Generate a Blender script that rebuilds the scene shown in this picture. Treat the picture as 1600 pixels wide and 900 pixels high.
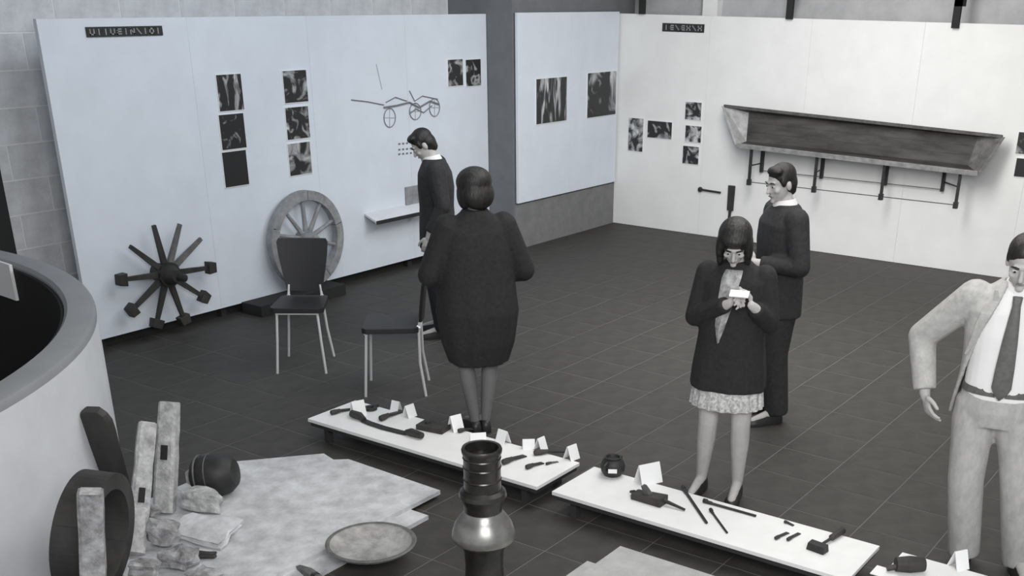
import bpy, bmesh, math, random
from mathutils import Vector, Matrix, Euler
random.seed(7)
S = bpy.context.scene
COL = S.collection
PI = math.pi
for o in list(bpy.data.objects): bpy.data.objects.remove(o)

# ------------------------------------------------------------------ camera (the photograph is an off-centre crop: lens shift)
F, CX, CY = 1712.0, 899.8, 776.7
PITCH, ROLL, YAW, CH = math.radians(24.81), math.radians(0.94), math.radians(33.67), 2.7
fw = Vector((math.cos(YAW)*math.cos(PITCH), math.sin(YAW)*math.cos(PITCH), -math.sin(PITCH)))
rt = Vector((math.sin(YAW), -math.cos(YAW), 0)); up = rt.cross(fw)
r2 = math.cos(ROLL)*rt + math.sin(ROLL)*up
u2 = -math.sin(ROLL)*rt + math.cos(ROLL)*up
CP = Vector((0, 0, CH))
cd = bpy.data.cameras.new('camera'); co = bpy.data.objects.new('camera', cd); COL.objects.link(co)
co.matrix_world = Matrix(((r2.x, u2.x, -fw.x, CP.x), (r2.y, u2.y, -fw.y, CP.y), (r2.z, u2.z, -fw.z, CP.z), (0, 0, 0, 1)))
cd.sensor_width = 36; cd.sensor_fit = 'HORIZONTAL'; cd.lens = F/1600*36
cd.shift_x = (800-CX)/1600; cd.shift_y = (CY-450)/1600
cd.clip_end = 200
S.camera = co
# ------------------------------------------------------------------ light
W = bpy.data.worlds.new('world'); S.world = W; W.use_nodes = True
W.node_tree.nodes['Background'].inputs[0].default_value = (0.93, 0.96, 1.0, 1)
W.node_tree.nodes['Background'].inputs[1].default_value = 0.55
def area(name, loc, target, size, power, col=(1, 1, 1)):
    l = bpy.data.lights.new(name, 'AREA'); l.shape = 'RECTANGLE'; l.size, l.size_y = size; l.energy = power; l.color = col
    o = bpy.data.objects.new(name, l); COL.objects.link(o); o.location = loc
    o.rotation_euler = (Vector(target)-Vector(loc)).to_track_quat('-Z', 'Y').to_euler()
    return o
area('fill_light_hall', (6.4, 2.4, 4.1), (6.4, 2.4, 0), (4, 3), 130, (1, .985, .95))  # unseen area light added overhead for the hall's general brightness
area('fill_light_right', (9.0, 3.8, 4.1), (12.1, 3.6, 0.9), (1.0, 5), 215, (1, .985, .955))  # unseen area light added to brighten the right panel
area('fill_light_camera_side', (0.6, -0.6, 4.0), (7.5, 2.6, 0.9), (3, 2.5), 330, (1, 1, 1))  # unseen fill added on the camera side to brighten upright surfaces
area('fill_light_left', (7.0, 5.2, 4.1), (7.4, 7.9, 0.9), (5, 1.0), 62, (.80, .90, 1))  # unseen cool area light added to lift the left panel and grey wall
S.view_settings.view_transform = 'Standard'; S.view_settings.look = 'None'
S.view_settings.exposure = 0.0; S.view_settings.gamma = 1.0; S.view_settings.use_curve_mapping = False

# ------------------------------------------------------------------ pixel -> place on a known plane
def ray(x, y): return fw + r2*((x-CX)/F) - u2*((y-CY)/F)
def PZ(x, y, z=0.0): d = ray(x, y); return CP + d*((z-CH)/d.z)
def PY(x, y, Y): d = ray(x, y); return CP + d*(Y/d.y)
def PX(x, y, X): d = ray(x, y); return CP + d*(X/d.x)

# ------------------------------------------------------------------ materials
MATS = {}
def mat(name, col, rough=.7, metal=0., var=.0, scale=8., bump=0., bscale=60., stretch=None, col2=None, contrast=.3):
    if name in MATS: return MATS[name]
    m = bpy.data.materials.new(name); m.use_nodes = True; MATS[name] = m
    nt = m.node_tree; b = nt.nodes['Principled BSDF']
    if isinstance(col, (int, float)): col = (col, col, col)
    b.inputs['Roughness'].default_value = rough; b.inputs['Metallic'].default_value = metal
    b.inputs['Base Color'].default_value = (*col, 1)
    tc = nt.nodes.new('ShaderNodeTexCoord'); mp = nt.nodes.new('ShaderNodeMapping')
    nt.links.new(tc.outputs['Object'], mp.inputs['Vector'])
    if stretch: mp.inputs['Scale'].default_value = stretch
    if var > 0 or col2:
        n = nt.nodes.new('ShaderNodeTexNoise'); n.inputs['Scale'].default_value = scale; n.inputs['Detail'].default_value = 6
        n.inputs['Roughness'].default_value = .62
        r = nt.nodes.new('ShaderNodeValToRGB')
        r.color_ramp.elements[0].position = .5-contrast/2; r.color_ramp.elements[1].position = .5+contrast/2
        a = col2 if col2 else tuple(max(0, c*(1-var)) for c in col)
        if isinstance(a, (int, float)): a = (a, a, a)
        c2 = col if col2 else tuple(min(1, c*(1+var)) for c in col)
        r.color_ramp.elements[0].color = (*a, 1); r.color_ramp.elements[1].color = (*c2, 1)
        nt.links.new(mp.outputs[0], n.inputs['Vector']); nt.links.new(n.outputs['Fac'], r.inputs[0])
        nt.links.new(r.outputs[0], b.inputs['Base Color'])
    if bump > 0:
        n2 = nt.nodes.new('ShaderNodeTexNoise'); n2.inputs['Scale'].default_value = bscale; n2.inputs['Detail'].default_value = 4
        bp = nt.nodes.new('ShaderNodeBump'); bp.inputs['Strength'].default_value = bump; bp.inputs['Distance'].default_value = .02
        nt.links.new(mp.outputs[0], n2.inputs['Vector']); nt.links.new(n2.outputs['Fac'], bp.inputs['Height'])
        nt.links.new(bp.outputs[0], b.inputs['Normal'])
    return m
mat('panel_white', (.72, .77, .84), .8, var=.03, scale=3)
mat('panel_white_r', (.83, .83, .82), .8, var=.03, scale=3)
mat('wall_grey', (.46, .46, .47), .9, var=.10, scale=5, bump=.1)
mat('block_grey', (.66, .67, .69), .9, var=.12, scale=6, bump=.2)
mat('mortar', (.80, .80, .80), .9)
mat('pillar_grey', (.165, .17, .18), .85, var=.08, scale=5)
mat('dado_grey', (.20, .20, .205), .85, var=.10, scale=7)
mat('recess_black', (.02, .02, .02), .9)
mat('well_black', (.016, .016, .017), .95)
mat('coping_grey', (.30, .31, .325), .85, var=.06, scale=3)
mat('plaster', (.70, .715, .745), .85, var=.06, scale=2.5, bump=.08)
mat('tile', (.046, .043, .039), .62, var=.22, scale=7, bump=.05)
mat('grout', (.16, .155, .15), .9)
mat('ceiling_white', (.7, .7, .7), .9)
mat('board_white', (.84, .84, .83), .7, var=.03, scale=6)
mat('board_edge', (.03, .03, .03), .8)
mat('card_white', (.9, .9, .9), .7)
mat('iron', (.022, .022, .022), .55, var=.3, scale=20)
mat('iron_pale', (.09, .09, .09), .5, var=.3, scale=20)
mat('dark_wood', (.035, .033, .031), .6, var=.35, scale=10, stretch=(1, 1, .2))
mat('mid_wood', (.13, .128, .125), .7, var=.3, scale=14, bump=.2)
mat('wheel_grey', (.27, .275, .285), .75, var=.22, scale=14, bump=.1)
mat('pale_wood', (.46, .46, .46), .8, var=.4, scale=22, bump=.5, bscale=40, contrast=.4)
mat('pale_wood_dirty', (.56, .56, .57), .85, col2=(.12, .12, .12), scale=14, bump=.6, bscale=30, contrast=.42)
mat('mottled', (.74, .75, .77), .85, col2=(.40, .40, .41), scale=9, bump=.25, bscale=30, contrast=.45)
mat('grey_board', (.44, .44, .43), .8, var=.1, scale=9)
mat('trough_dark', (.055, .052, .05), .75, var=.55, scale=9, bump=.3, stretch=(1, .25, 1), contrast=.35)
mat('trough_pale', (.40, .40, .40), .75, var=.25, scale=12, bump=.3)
mat('bronze_highlight', (.30, .295, .28), .34, metal=.8, var=.2, scale=10)  # highlight on the vessel shoulder put into a brighter metal colour
mat('bronze', (.085, .083, .078), .3, metal=.85, var=.25, scale=10)
mat('bowl_wood', (.34, .335, .325), .6, var=.3, scale=14, bump=.2)
mat('chrome', (.85, .85, .86), .3, metal=.35)
mat('black_vinyl', (.018, .018, .02), .5)
mat('cloth_black', (.016, .016, .0165), .85, var=.25, scale=40, bump=.2, bscale=25)
mat('cloth_suit', (.024, .024, .026), .8, var=.25, scale=40, bump=.25, bscale=18)
mat('cloth_light', (.47, .465, .45), .8, var=.12, scale=30, bump=.35, bscale=14)
mat('cloth_trouser', (.43, .425, .415), .8, var=.12, scale=30, bump=.4, bscale=10, stretch=(1, 1, .5))
mat('shirt', (.86, .86, .85), .75, bump=.1, bscale=20)
mat('tie', (.12, .118, .112), .6, var=.15, scale=50)
mat('skin', (.50, .485, .47), .55, var=.06, scale=20)
mat('stocking', (.40, .39, .38), .6)
mat('stocking_dark', (.17, .17, .17), .6)
mat('hair_dark', (.014, .013, .012), .5, var=.4, scale=60, stretch=(1, 1, .3), bump=.3, bscale=60)
mat('shoe', (.02, .02, .02), .4)
mat('eye_white', (.6, .6, .6), .3)
mat('lip', (.25, .23, .22), .5)
mat('skirt', (.55, .55, .54), .8, var=.3, scale=60, contrast=.2)
mat('scarf', (.55, .55, .55), .8, col2=(.2, .2, .2), scale=26, contrast=.3)
mat('ink', (.20, .20, .22), .8)
mat('ink_pale', (.42, .43, .46), .8)
mat('print_border', (.82, .82, .82), .6)
def picture(seed, dark=.5, scale=5., stretch=(1, 1, 1)):
    n = 'print_%d' % seed
    m = bpy.data.materials.new(n); m.use_nodes = True; nt = m.node_tree; b = nt.nodes['Principled BSDF']; b.inputs['Roughness'].default_value = .45
    tc = nt.nodes.new('ShaderNodeTexCoord'); mp = nt.nodes.new('ShaderNodeMapping'); mp.inputs['Location'].default_value = (seed*3.17, seed*1.7, seed*.61)
    mp.inputs['Scale'].default_value = stretch
    n1 = nt.nodes.new('ShaderNodeTexNoise'); n1.inputs['Scale'].default_value = scale; n1.inputs['Detail'].default_value = 5; n1.inputs['Distortion'].default_value = 1.2
    r = nt.nodes.new('ShaderNodeValToRGB'); r.color_ramp.elements[0].position = dark; r.color_ramp.elements[1].position = dark+.2
    r.color_ramp.elements[0].color = (.02, .02, .021, 1); r.color_ramp.elements[1].color = (.62, .63, .64, 1)
    nt.links.new(tc.outputs['Object'], mp.inputs[0]); nt.links.new(mp.outputs[0], n1.inputs['Vector']); nt.links.new(n1.outputs['Fac'], r.inputs[0]); nt.links.new(r.outputs[0], b.inputs['Base Color'])
    return m

# ------------------------------------------------------------------ builders
def M_(m): return MATS[m] if isinstance(m, str) else m
def link(name, me, material, parent=None, loc=None):
    o = bpy.data.objects.new(name, me); COL.objects.link(o)
    if material is not None and len(me.materials) == 0: me.materials.append(M_(material))
    if parent: o.parent = parent
    if loc is not None: o.location = loc
    return o
def tag(o, label, cat, group=None):
    o['label'] = label; o['category'] = cat
    if group: o['group'] = group
    return o
def thing(name, label, cat, loc=(0, 0, 0), rotz=0., group=None):
    o = bpy.data.objects.new(name, None); COL.objects.link(o); o.empty_display_size = .1
    o.location = loc; o.rotation_euler = (0, 0, rotz)
    return tag(o, label, cat, group)
class B:
    def __init__(s, org=(0, 0, 0)): s.bm = bmesh.new(); s.o = Vector(org)
    def verts(s, L): return [s.bm.verts.new(Vector(v)-s.o) for v in L]
    def face(s, vs):
        try: return s.bm.faces.new(vs)
        except ValueError: return None
    def box(s, a, b, M=None):
        a, b = Vector(a), Vector(b)
        L = [Vector((x, y, z)) for x in (a.x, b.x) for y in (a.y, b.y) for z in (a.z, b.z)]
        if M: L = [M @ v for v in L]
        v = s.verts(L)
        for f in ((0, 1, 3, 2), (4, 6, 7, 5), (0, 4, 5, 1), (2, 3, 7, 6), (0, 2, 6, 4), (1, 5, 7, 3)): s.face([v[i] for i in f])
        return s
    def hexa(s, L):   # 8 corners: bottom 4 ccw then top 4
        v = s.verts(L)
        for f in ((0, 3, 2, 1), (4, 5, 6, 7), (0, 1, 5, 4), (1, 2, 6, 5), (2, 3, 7, 6), (3, 0, 4, 7)): s.face([v[i] for i in f])
        return s
    def prism(s, pts, z0, z1):
        a = s.verts([(p[0], p[1], z0) for p in pts]); b = s.verts([(p[0], p[1], z1) for p in pts]); n = len(pts)
        s.face(a[::-1]); s.face(b)
        for i in range(n): s.face([a[i], a[(i+1) % n], b[(i+1) % n], b[i]])
        return s
    def rings(s, R, cap=True, closed=True):
        V = [s.verts(r) for r in R]
        n = len(R[0])
        for A, C in zip(V, V[1:]):
            for i in range(n if closed else n-1): s.face([A[i], A[(i+1) % n], C[(i+1) % n], C[i]])
        if cap: s.face(V[0][::-1]); s.face(V[-1])
        return s
    def lathe(s, prof, c=(0, 0, 0), ax=(0, 0, 1), n=24, cap=True):
        ax = Vector(ax).normalized(); q = Vector((0, 0, 1)).rotation_difference(ax).to_matrix(); c = Vector(c)
        R = [[c + q @ Vector((r*math.cos(2*PI*i/n), r*math.sin(2*PI*i/n), z)) for i in range(n)] for r, z in prof]
        return s.rings(R, cap)
    def tube(s, pts, r, n=8):
        pts = [Vector(p) for p in pts]; R = []
        rr = r if isinstance(r, (list, tuple)) else [r]*len(pts)
        prev = None
        for i, p in enumerate(pts):
            t = (pts[min(i+1, len(pts)-1)] - pts[max(i-1, 0)]).normalized()
            a = (prev if prev else (Vector((0, 0, 1)) if abs(t.z) < .9 else Vector((1, 0, 0))))
            x = (a - t*a.dot(t)).normalized(); prev = x; y = t.cross(x)
            R.append([p + x*rr[i]*math.cos(2*PI*k/n) + y*rr[i]*math.sin(2*PI*k/n) for k in range(n)])
        return s.rings(R)
    def ell(s, c, r, M=None, sub=2):
        c = Vector(c); d = bmesh.ops.create_icosphere(s.bm, subdivisions=sub, radius=1)
        for v in d['verts']:
            p = Vector((v.co.x*r[0], v.co.y*r[1], v.co.z*r[2]))
            if M: p = M @ p
            v.co = c + p - s.o
        return s
    def cap(s, p0, p1, r0, r1):
        p0, p1 = Vector(p0), Vector(p1)
        s.ell(p0, (r0,)*3); s.ell(p1, (r1,)*3)
        s.tube([p0, p1], [r0, r1], 14)
        return s
    def mesh(s, name, smooth=False, bevel=0, angle=35):
        bmesh.ops.recalc_face_normals(s.bm, faces=s.bm.faces)
        if bevel: bmesh.ops.bevel(s.bm, geom=list(s.bm.edges), offset=bevel, segments=2, affect='EDGES', profile=.6, clamp_overlap=True)
        me = bpy.data.meshes.new(name); s.bm.to_mesh(me); s.bm.free()
        if smooth:
            me.polygons.foreach_set('use_smooth', [True]*len(me.polygons))
            if angle < 180: me.set_sharp_from_angle(angle=math.radians(angle))
        return me
    def obj(s, name, material, parent=None, smooth=False, bevel=0, loc=None, angle=35):
        return link(name, s.mesh(name, smooth, bevel, angle), material, parent, loc)
    def voxel(s, name, material, parent=None, vox=.008, it=5, fac=.5):
        bmesh.ops.recalc_face_normals(s.bm, faces=s.bm.faces)
        me = bpy.data.meshes.new('tmp'); s.bm.to_mesh(me); s.bm.free()
        o = bpy.data.objects.new('tmp', me); COL.objects.link(o)
        m = o.modifiers.new('r', 'REMESH'); m.mode = 'VOXEL'; m.voxel_size = vox; m.use_smooth_shade = True
        if it: q = o.modifiers.new('s', 'SMOOTH'); q.iterations = it; q.factor = fac
        dg = bpy.context.evaluated_depsgraph_get()
        nm = bpy.data.meshes.new_from_object(o.evaluated_get(dg)); nm.name = name
        bpy.data.objects.remove(o); bpy.data.meshes.remove(me)
        nm.materials.clear()
        return link(name, nm, material, parent)
def struct(o): o['kind'] = 'structure'; return o
def one(b, name, material, label, cat, group=None, base=None, **k):
    """a thing that is a single mesh, its origin at base"""
    o = b.obj(name, material, **k); o.location = b.o; return tag(o, label, cat, group)

# ================================================================== THE ROOM
XR = 12.1; YM = 7.56; YL = 7.92; TOP = 2.46
DC = Vector((1.02, 7.47)); RI, RO, DH = 2.93, 3.10, 1.0           # round parapet
XA, XB, YA, YB = -3.0, 12.9, -4.0, 11.0
# floor slab with the round well cut out of it
b = B(); N = 96; ci = []; ro = []
for i in range(N):
    a = 2*PI*i/N; d = Vector((math.cos(a), math.sin(a)))
    ci.append((DC.x+d.x*(RI+.05), DC.y+d.y*(RI+.05), -.0012))
    t = min([((XB-DC.x)/d.x if d.x > 1e-6 else (XA-DC.x)/d.x if d.x < -1e-6 else 1e9), ((YB-DC.y)/d.y if d.y > 1e-6 else (YA-DC.y)/d.y if d.y < -1e-6 else 1e9)])
    ro.append((DC.x+d.x*t, DC.y+d.y*t, -.0012))
corners = [(XB, YB), (XA, YB), (XA, YA), (XB, YA)]
A = b.verts(ci); C = b.verts(ro)
A2 = b.verts([(p[0], p[1], -.2) for p in ci]); C2 = b.verts([(p[0], p[1], -.2) for p in ro])
for i in range(N):
    j = (i+1) % N
    p, q = ro[i], ro[j]; extra = []
    for cx, cy in corners:
        if not (abs(p[0]-q[0]) < 1e-4 or abs(p[1]-q[1]) < 1e-4):
            if (abs(p[0]-cx) < 1e-4 and abs(q[1]-cy) < 1e-4) or (abs(p[1]-cy) < 1e-4 and abs(q[0]-cx) < 1e-4): extra = b.verts([(cx, cy, -.0012)])
    b.face([A[i], C[i]] + extra + [C[j], A[j]])
    b.face([A[j], A2[j], A2[i], A[i]])
fl = struct(b.obj('floor', 'grout'))
# floor tiles laid on the slab: each its own piece while it shows large, the far rest joined
T = .42; X0, Y0 = 5.88-14*T, 2.15-14*T; J = .0032
def clip(poly, n, d):
    out = []
    for i, p in enumerate(poly):
        q = poly[(i+1) % len(poly)]; a = p.dot(n)-d; c = q.dot(n)-d
        if a >= 0: out.append(p)
        if a*c < 0: out.append(p+(q-p)*(a/(a-c)))
    return out
tb = B(); tb.hexa([(-T/2+J, -T/2+J, -.006), (T/2-J, -T/2+J, -.006), (T/2-J, T/2-J, -.006), (-T/2+J, T/2-J, -.006), (-T/2+J, -T/2+J, 0), (T/2-J, -T/2+J, 0), (T/2-J, T/2-J, 0), (-T/2+J, T/2-J, 0)])
tile_me = tb.mesh('tile'); tile_me.materials.append(MATS['tile'])
cand = []
for i in range(0, 31):
    for j in range(0, 31):
        c = Vector((X0+(i+.5)*T, Y0+(j+.5)*T))
        if c.x > XB-.2 or c.y > 8.6: continue
        d3 = Vector((c.x, c.y, 0))-CP; z = d3.dot(fw)
        u = CX+F*d3.dot(r2)/z; v = CY-F*d3.dot(u2)/z
        if not (-120 < u < 1720 and v < 1010): continue
        q = c-DC
        corn = [c+Vector((sx*(T/2-J), sy*(T/2-J))) for sx, sy in ((-1, -1), (1, -1), (1, 1), (-1, 1))]
        if all((p-DC).length < RO-.08 for p in corn): continue
        cut = any((p-DC).length < RO-.08 for p in corn)
        cand.append((z, c, corn, cut, -20 < u < 1620 and v < 930))
cand.sort(key=lambda t: (not t[4], t[0]))
rest = B(); nt_ = 0
for z, c, corn, cut, inview in cand:
    if nt_ < 300 and inview:
        nt_ += 1
        if cut:
            n = (c-DC).normalized(); poly = clip(corn, n, DC.dot(n)+RO-.08)
            if len(poly) < 3: continue
            B_ = B((c.x, c.y, 0)); B_.prism(poly, -.006, 0); o = B_.obj('tile', 'tile', fl)
        else: o = link('tile', tile_me, None, fl)
        o.location = (c.x, c.y, random.uniform(-.0006, .0006))
    else:
        poly = corn
        if cut:
            n = (c-DC).normalized(); poly = clip(corn, n, DC.dot(n)+RO-.08)
        if len(poly) >= 3: rest.prism(poly, -.006, 0)
o = rest.obj('tile_rest', 'tile', fl); o['kind'] = 'stuff'
# ceiling, building walls
struct(B().box((XA, YA, 4.3), (XB, YB, 4.45)).obj('ceiling', 'ceiling_white'))
wl = struct(B().box((4.2, 8.45, -.2), (10.02, 8.7, 4.3)).obj('wall_left', 'mortar'))
struct(B().box((4.2, 8.7, -.2), (4.4, 10.8, 4.3)).obj('wall_return', 'wall_grey'))
struct(B().box((XA, 10.8, -.2), (4.4, 11.0, 4.3)).obj('wall_back', 'wall_grey'))
bw, bh = .58, .262
for k in range(17):
    off = (k % 2)*bw/2
    for i in range(14):
        x0 = 4.5+(i-1)*bw-off; x1 = x0+bw-.012
        if x0 > 6.0 and k < 8: continue
        if x1 > 10.0 or x0 < 4.2: continue
        z0 = -.0+k*bh
        if k > 11: continue
        B((x0, 8.45, z0)).box((x0, 8.447-random.uniform(0, .0015), z0), (x1, 8.46, z0+bh-.012)).obj('block', 'block_grey', wl, loc=(x0, 8.45, z0))
struct(B().box((12.5, YA, -.2), (12.9, 8.7, 4.3)).obj('wall_right', 'wall_grey'))
struct(B().box((12.38, PX(1122, 15, 12.4).y, 0), (12.5, PX(1099, 15, 12.4).y, 4.3)).obj('trim_1', 'panel_white_r'))
# return / pillar and the grey wall behind the middle panel
pz = struct(B().box((10.02, YM+.02, 0), (12.5, 8.7, 4.3)).obj('wall_middle', 'pillar_grey'))
struct(B().box((10.025, YM, 0), (12.12, YM+.025, .50)).obj('trim_2', 'dado_grey'))
# door frame far left in the grey wall
jx = PY(23, 400, 8.4).x
d1 = struct(B().box((4.21, 8.405, 0), (jx-.15, 8.45, 2.3)).obj('door_1', 'plaster'))
B().box((jx-.15, 8.36, 0), (jx, 8.45, 2.36)).obj('door_jamb', 'recess_black', d1)
B().box((4.21, 8.36, 2.3), (jx, 8.45, 2.4)).obj('door_head', 'recess_black', d1)
# ---------------- exhibition panels
lx0, lx1 = PY(100, 280, YL).x, 10.012
def panel(name, mat_, label, a, c, n=1, axis=0):
    base = Vector(((a[0]+c[0])/2, (a[1]+c[1])/2, a[2]))
    t = thing(name, label, 'panel', base)
    for k in range(n):
        p, q = Vector(a), Vector(c); L = (q[axis]-p[axis])/n
        p2, q2 = p.copy(), q.copy(); p2[axis] = p[axis]+k*L+.0008; q2[axis] = p[axis]+(k+1)*L-.0008
        B(base).box(p2, q2).obj('board', mat_, t)
    return t, base
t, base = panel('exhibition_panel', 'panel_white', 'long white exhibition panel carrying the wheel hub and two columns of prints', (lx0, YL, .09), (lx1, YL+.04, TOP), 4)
for k in range(5):
    x = lx0+.1+(lx1-lx0-.2)*k/4
    B(base).box((x-.03, YL+.04, 0), (x+.03, YL+.1, TOP-.1)).obj('support_post', 'recess_black', t)
B(base).box((lx0+.05, YL+.1, 0), (lx1, YL+.13, .3)).obj('gap_shade_board', 'recess_black', t)  # black strip added behind the gap under the panel, standing in for its shade
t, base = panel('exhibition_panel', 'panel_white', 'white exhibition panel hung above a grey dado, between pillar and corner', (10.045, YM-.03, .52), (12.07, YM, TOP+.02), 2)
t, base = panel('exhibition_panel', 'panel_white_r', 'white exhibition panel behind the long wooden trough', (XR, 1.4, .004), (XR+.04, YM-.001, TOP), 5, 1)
for k in range(4):
    y = YM-.2-k*1.8
    B(base).box((XR+.04, y-.03, 0), (XR+.1, y+.03, TOP-.1)).obj('support_post', 'recess_black', t)
for i, (px, py) in enumerate(((1003, 22), (1233, 30), (1492, 44))):
    p = PX(px, py, XR-.03)
    b = B((XR-.02, p.y, p.z)); b.box((XR-.05, p.y-.035, p.z), (XR-.002, p.y+.035, p.z+.55)); b.box((XR-.05, p.y-.035, p.z+.2), (XR+.12, p.y+.035, p.z+.26))
    b.box((XR+.06, p.y-.03, p.z+.2), (XR+.12, p.y+.03, 4.3))
    one(b, 'panel_hanger', 'recess_black', ('black hanger on the white panel top, between the corner and the dark sign', 'black hanger on the white panel top above the left half of the trough', 'black hanger on the white panel top above the right end of the trough')[i], 'hanger', 'black panel hangers')
# ---------------- prints on the panels
def print_on(plane, poly, seed, label, dark=.5, scale=5., stretch=(1, 1, 1), group=None, border=.006):
    x0, y0, x1, y1 = poly
    f = (lambda x, y: PY(x, y, YL-.012)) if plane == 'L' else (lambda x, y: PY(x, y, YM-.042)) if plane == 'M' else (lambda x, y: PX(x, y, XR-.012))
    c = [f(x0, y0), f(x1, y0), f(x1, y1), f(x0, y1)]
    ax = 1 if plane == 'R' else 0
    lo = (c[0][ax]+c[3][ax])/2; hi = (c[1][ax]+c[2][ax])/2; m = f((x0+x1)/2, y1); tpt = f((x0+x1)/2, y0)
    z0, z1 = m.z, tpt.z
    mid = (lo+hi)/2; w = abs(hi-lo)/2
    off = {'L': YL, 'M': YM-.03, 'R': XR}[plane]
    base = Vector((off-.006, mid, z0)) if plane == 'R' else Vector((mid, off-.006, z0))
    t = thing('photo_print', label, 'print', base, group=group)
    def pb(m_, d0, d1, w_, za, zb, name):
        if plane == 'R': B().box((-d1, -w_, za), (-d0, w_, zb)).obj(name, m_, t)
        else: B().box((-w_, -d1, za), (w_, -d0, zb)).obj(name, m_, t)
    h = z1-z0
    pb('print_border', -.006, .003, w, 0, h, 'mount_board')
    pb(picture(seed, dark, scale, stretch), .003, .0045, w-border, border, h-border, 'photograph')
    return t
print_on('L', (340, 115, 380, 174), 1, 'top print of the dark column of three beside the hub', .56, 7, (2.2, 1, .7))
print_on('L', (344, 177, 384, 234), 2, 'middle print, dark with pale specks, in the column nearer the hub', .60, 9)
print_on('L', (349, 235, 388, 292), 3, 'bottom print, almost wholly dark, in the column nearer the hub', .68, 8)
print_on('L', (443, 109, 481, 161), 4, 'top print with a pale diagonal in the column over the wheel', .50, 6)
print_on('L', (447, 166, 484, 218), 5, 'middle speckled print in the column over the wheel', .53, 9)
print_on('L', (451, 222, 487, 274), 6, 'bottom print, half pale, in the column over the wheel', .47, 5)
print_on('L', (700, 92, 724, 135), 7, 'small narrow print near the pillar, on the side towards the cart drawing', .52, 7)
print_on('L', (728, 92, 752, 135), 8, 'small narrow print right beside the pillar edge', .52, 8)
print_on('M', (838, 121, 886, 192), 9, 'dark print with upright pale streaks beside the grey pillar', .52, 5, (3, 1, .5))
print_on('M', (918, 112, 963, 182), 10, 'dark print with a pale blotch hung in the room corner', .47, 3.2)
print_on('R', (981, 184, 1005, 237), 11, 'tall grey print on the white panel nearest the room corner', .42, 8)
print_on('R', (1011, 189, 1050, 217), 12, 'wide dark print beside the tall grey print near the corner', .52, 7)
print_on('R', (1070, 159, 1096, 188), 13, 'pale print with a dark top edge, top of the small column by the trough', .44, 8)
print_on('R', (1070, 196, 1096, 223), 14, 'pale speckled print in the middle of the small column by the trough', .42, 9)
print_on('R', (1066, 228, 1092, 257), 15, 'half dark print at the bottom of the small column by the trough', .47, 8)
print_on('R', (1588, 207, 1640, 243), 16, 'dark print beyond the right end of the trough, upper of two', .52, 6)
print_on('R', (1585, 248, 1637, 279), 17, 'dark print beyond the right end of the trough, lower of two', .6, 6)
# ---------------- dark name boards with pale, illegible letter strokes
def sign(plane, x0, y0, x1, y1, n, label, seed):
    rnd = random.Random(seed)
    f = (lambda x, y: PY(x, y, YL-.01)) if plane == 'L' else (lambda x, y: PX(x, y, XR-.01))
    a, c = f(x0, (y0+y1)/2), f(x1, (y0+y1)/2); ax = 0 if plane == 'L' else 1
    h = (f(x0, y0).z-f(x0, y1).z); w = abs(c[ax]-a[ax]); zc = (a.z+c.z)/2
    mid = (a[ax]+c[ax])/2
    base = Vector((mid, YL, zc-h/2)) if plane == 'L' else Vector((XR, mid, zc-h/2))
    t = thing('name_board', label, 'sign', base, 0 if plane == 'L' else -PI/2)
    B().box((-w/2, -.012, 0), (w/2, 0, h)).obj('board', 'iron', t)
    cell = (w-.03)/n; lw = cell*.17; lh = h*.62; z0 = h*.19
    for k in range(n):
        x = -w/2+.015+k*cell+cell*.14; xe = x+cell*.72; b = B(); st = rnd.choice('OUENIVH')
        def bar(xa, za, xb, zb): b.box((xa, -.0145, za), (xb, -.012, zb))
        if st in 'OUENH': bar(x, z0, x+lw, z0+lh)
        if st in 'OUNH': bar(xe-lw, z0, xe, z0+lh)
        if st in 'OE': bar(x, z0+lh-lw, xe, z0+lh)
        if st in 'OUE': bar(x, z0, xe, z0+lw)
        if st in 'EH': bar(x, z0+lh/2-lw/2, xe, z0+lh/2+lw/2)
        if st == 'I': bar((x+xe)/2-lw/2, z0, (x+xe)/2+lw/2, z0+lh)
        if st in 'VN':
            for q in range(5): u = q/4; bar(x+(xe-x-lw)*u, z0+lh*(1-u)*.8, x+(xe-x-lw)*u+lw, z0+lh*(1-u)*.8+lh*.22)
        b.obj('letter', 'wheel_grey', t)
sign('L', 135, 41, 254, 57, 11, 'long dark name board with pale letters on the panel above the hub', 3)
sign('R', 1035, 37, 1100, 50, 7, 'short dark name board with pale letters on the panel near the corner', 5)
# ---------------- line drawing of a cart on the left panel (ink on the panel: thin raised strokes)
base = PY(645, 200, YL)
dr = thing('cart_drawing', 'fine ink drawing of a cart with wheels and a shaft on the left panel', 'drawing', base)
def stroke(pts, r, m='ink', name='ink_line'):
    b = B(base); b.tube([PY(x, y, YL-r-.0015) for x, y in pts], r, 5); b.obj(name, m, dr)
stroke([(549, 156), (575, 159), (600, 164)], .005)
stroke([(588, 100), (597, 140)], .003, 'ink_pale')
stroke([(600, 168), (620, 165), (640, 160), (655, 168), (672, 158), (686, 163)], .009)
stroke([(603, 160), (618, 152), (636, 158)], .005)
stroke([(640, 142), (648, 158), (660, 150), (684, 155)], .005)
stroke([(640, 178), (650, 170), (662, 176), (675, 165)], .006)
for cx, cy, rx, ry in ((609, 184, 9, 15), (649, 174, 9, 13), (679, 168, 8, 14)):
    stroke([(cx+rx*math.cos(a*PI/8), cy+ry*math.sin(a*PI/8)) for a in range(17)], .0045, 'ink', 'wheel_line')
    stroke([(cx-rx, cy), (cx+rx, cy)], .003, 'ink_pale'); stroke([(cx, cy-ry), (cx, cy+ry)], .003, 'ink_pale')
base = PY(638, 240, YL)
tl = thing('caption_text', 'three short lines of small print below the cart drawing', 'caption', base)
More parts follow.
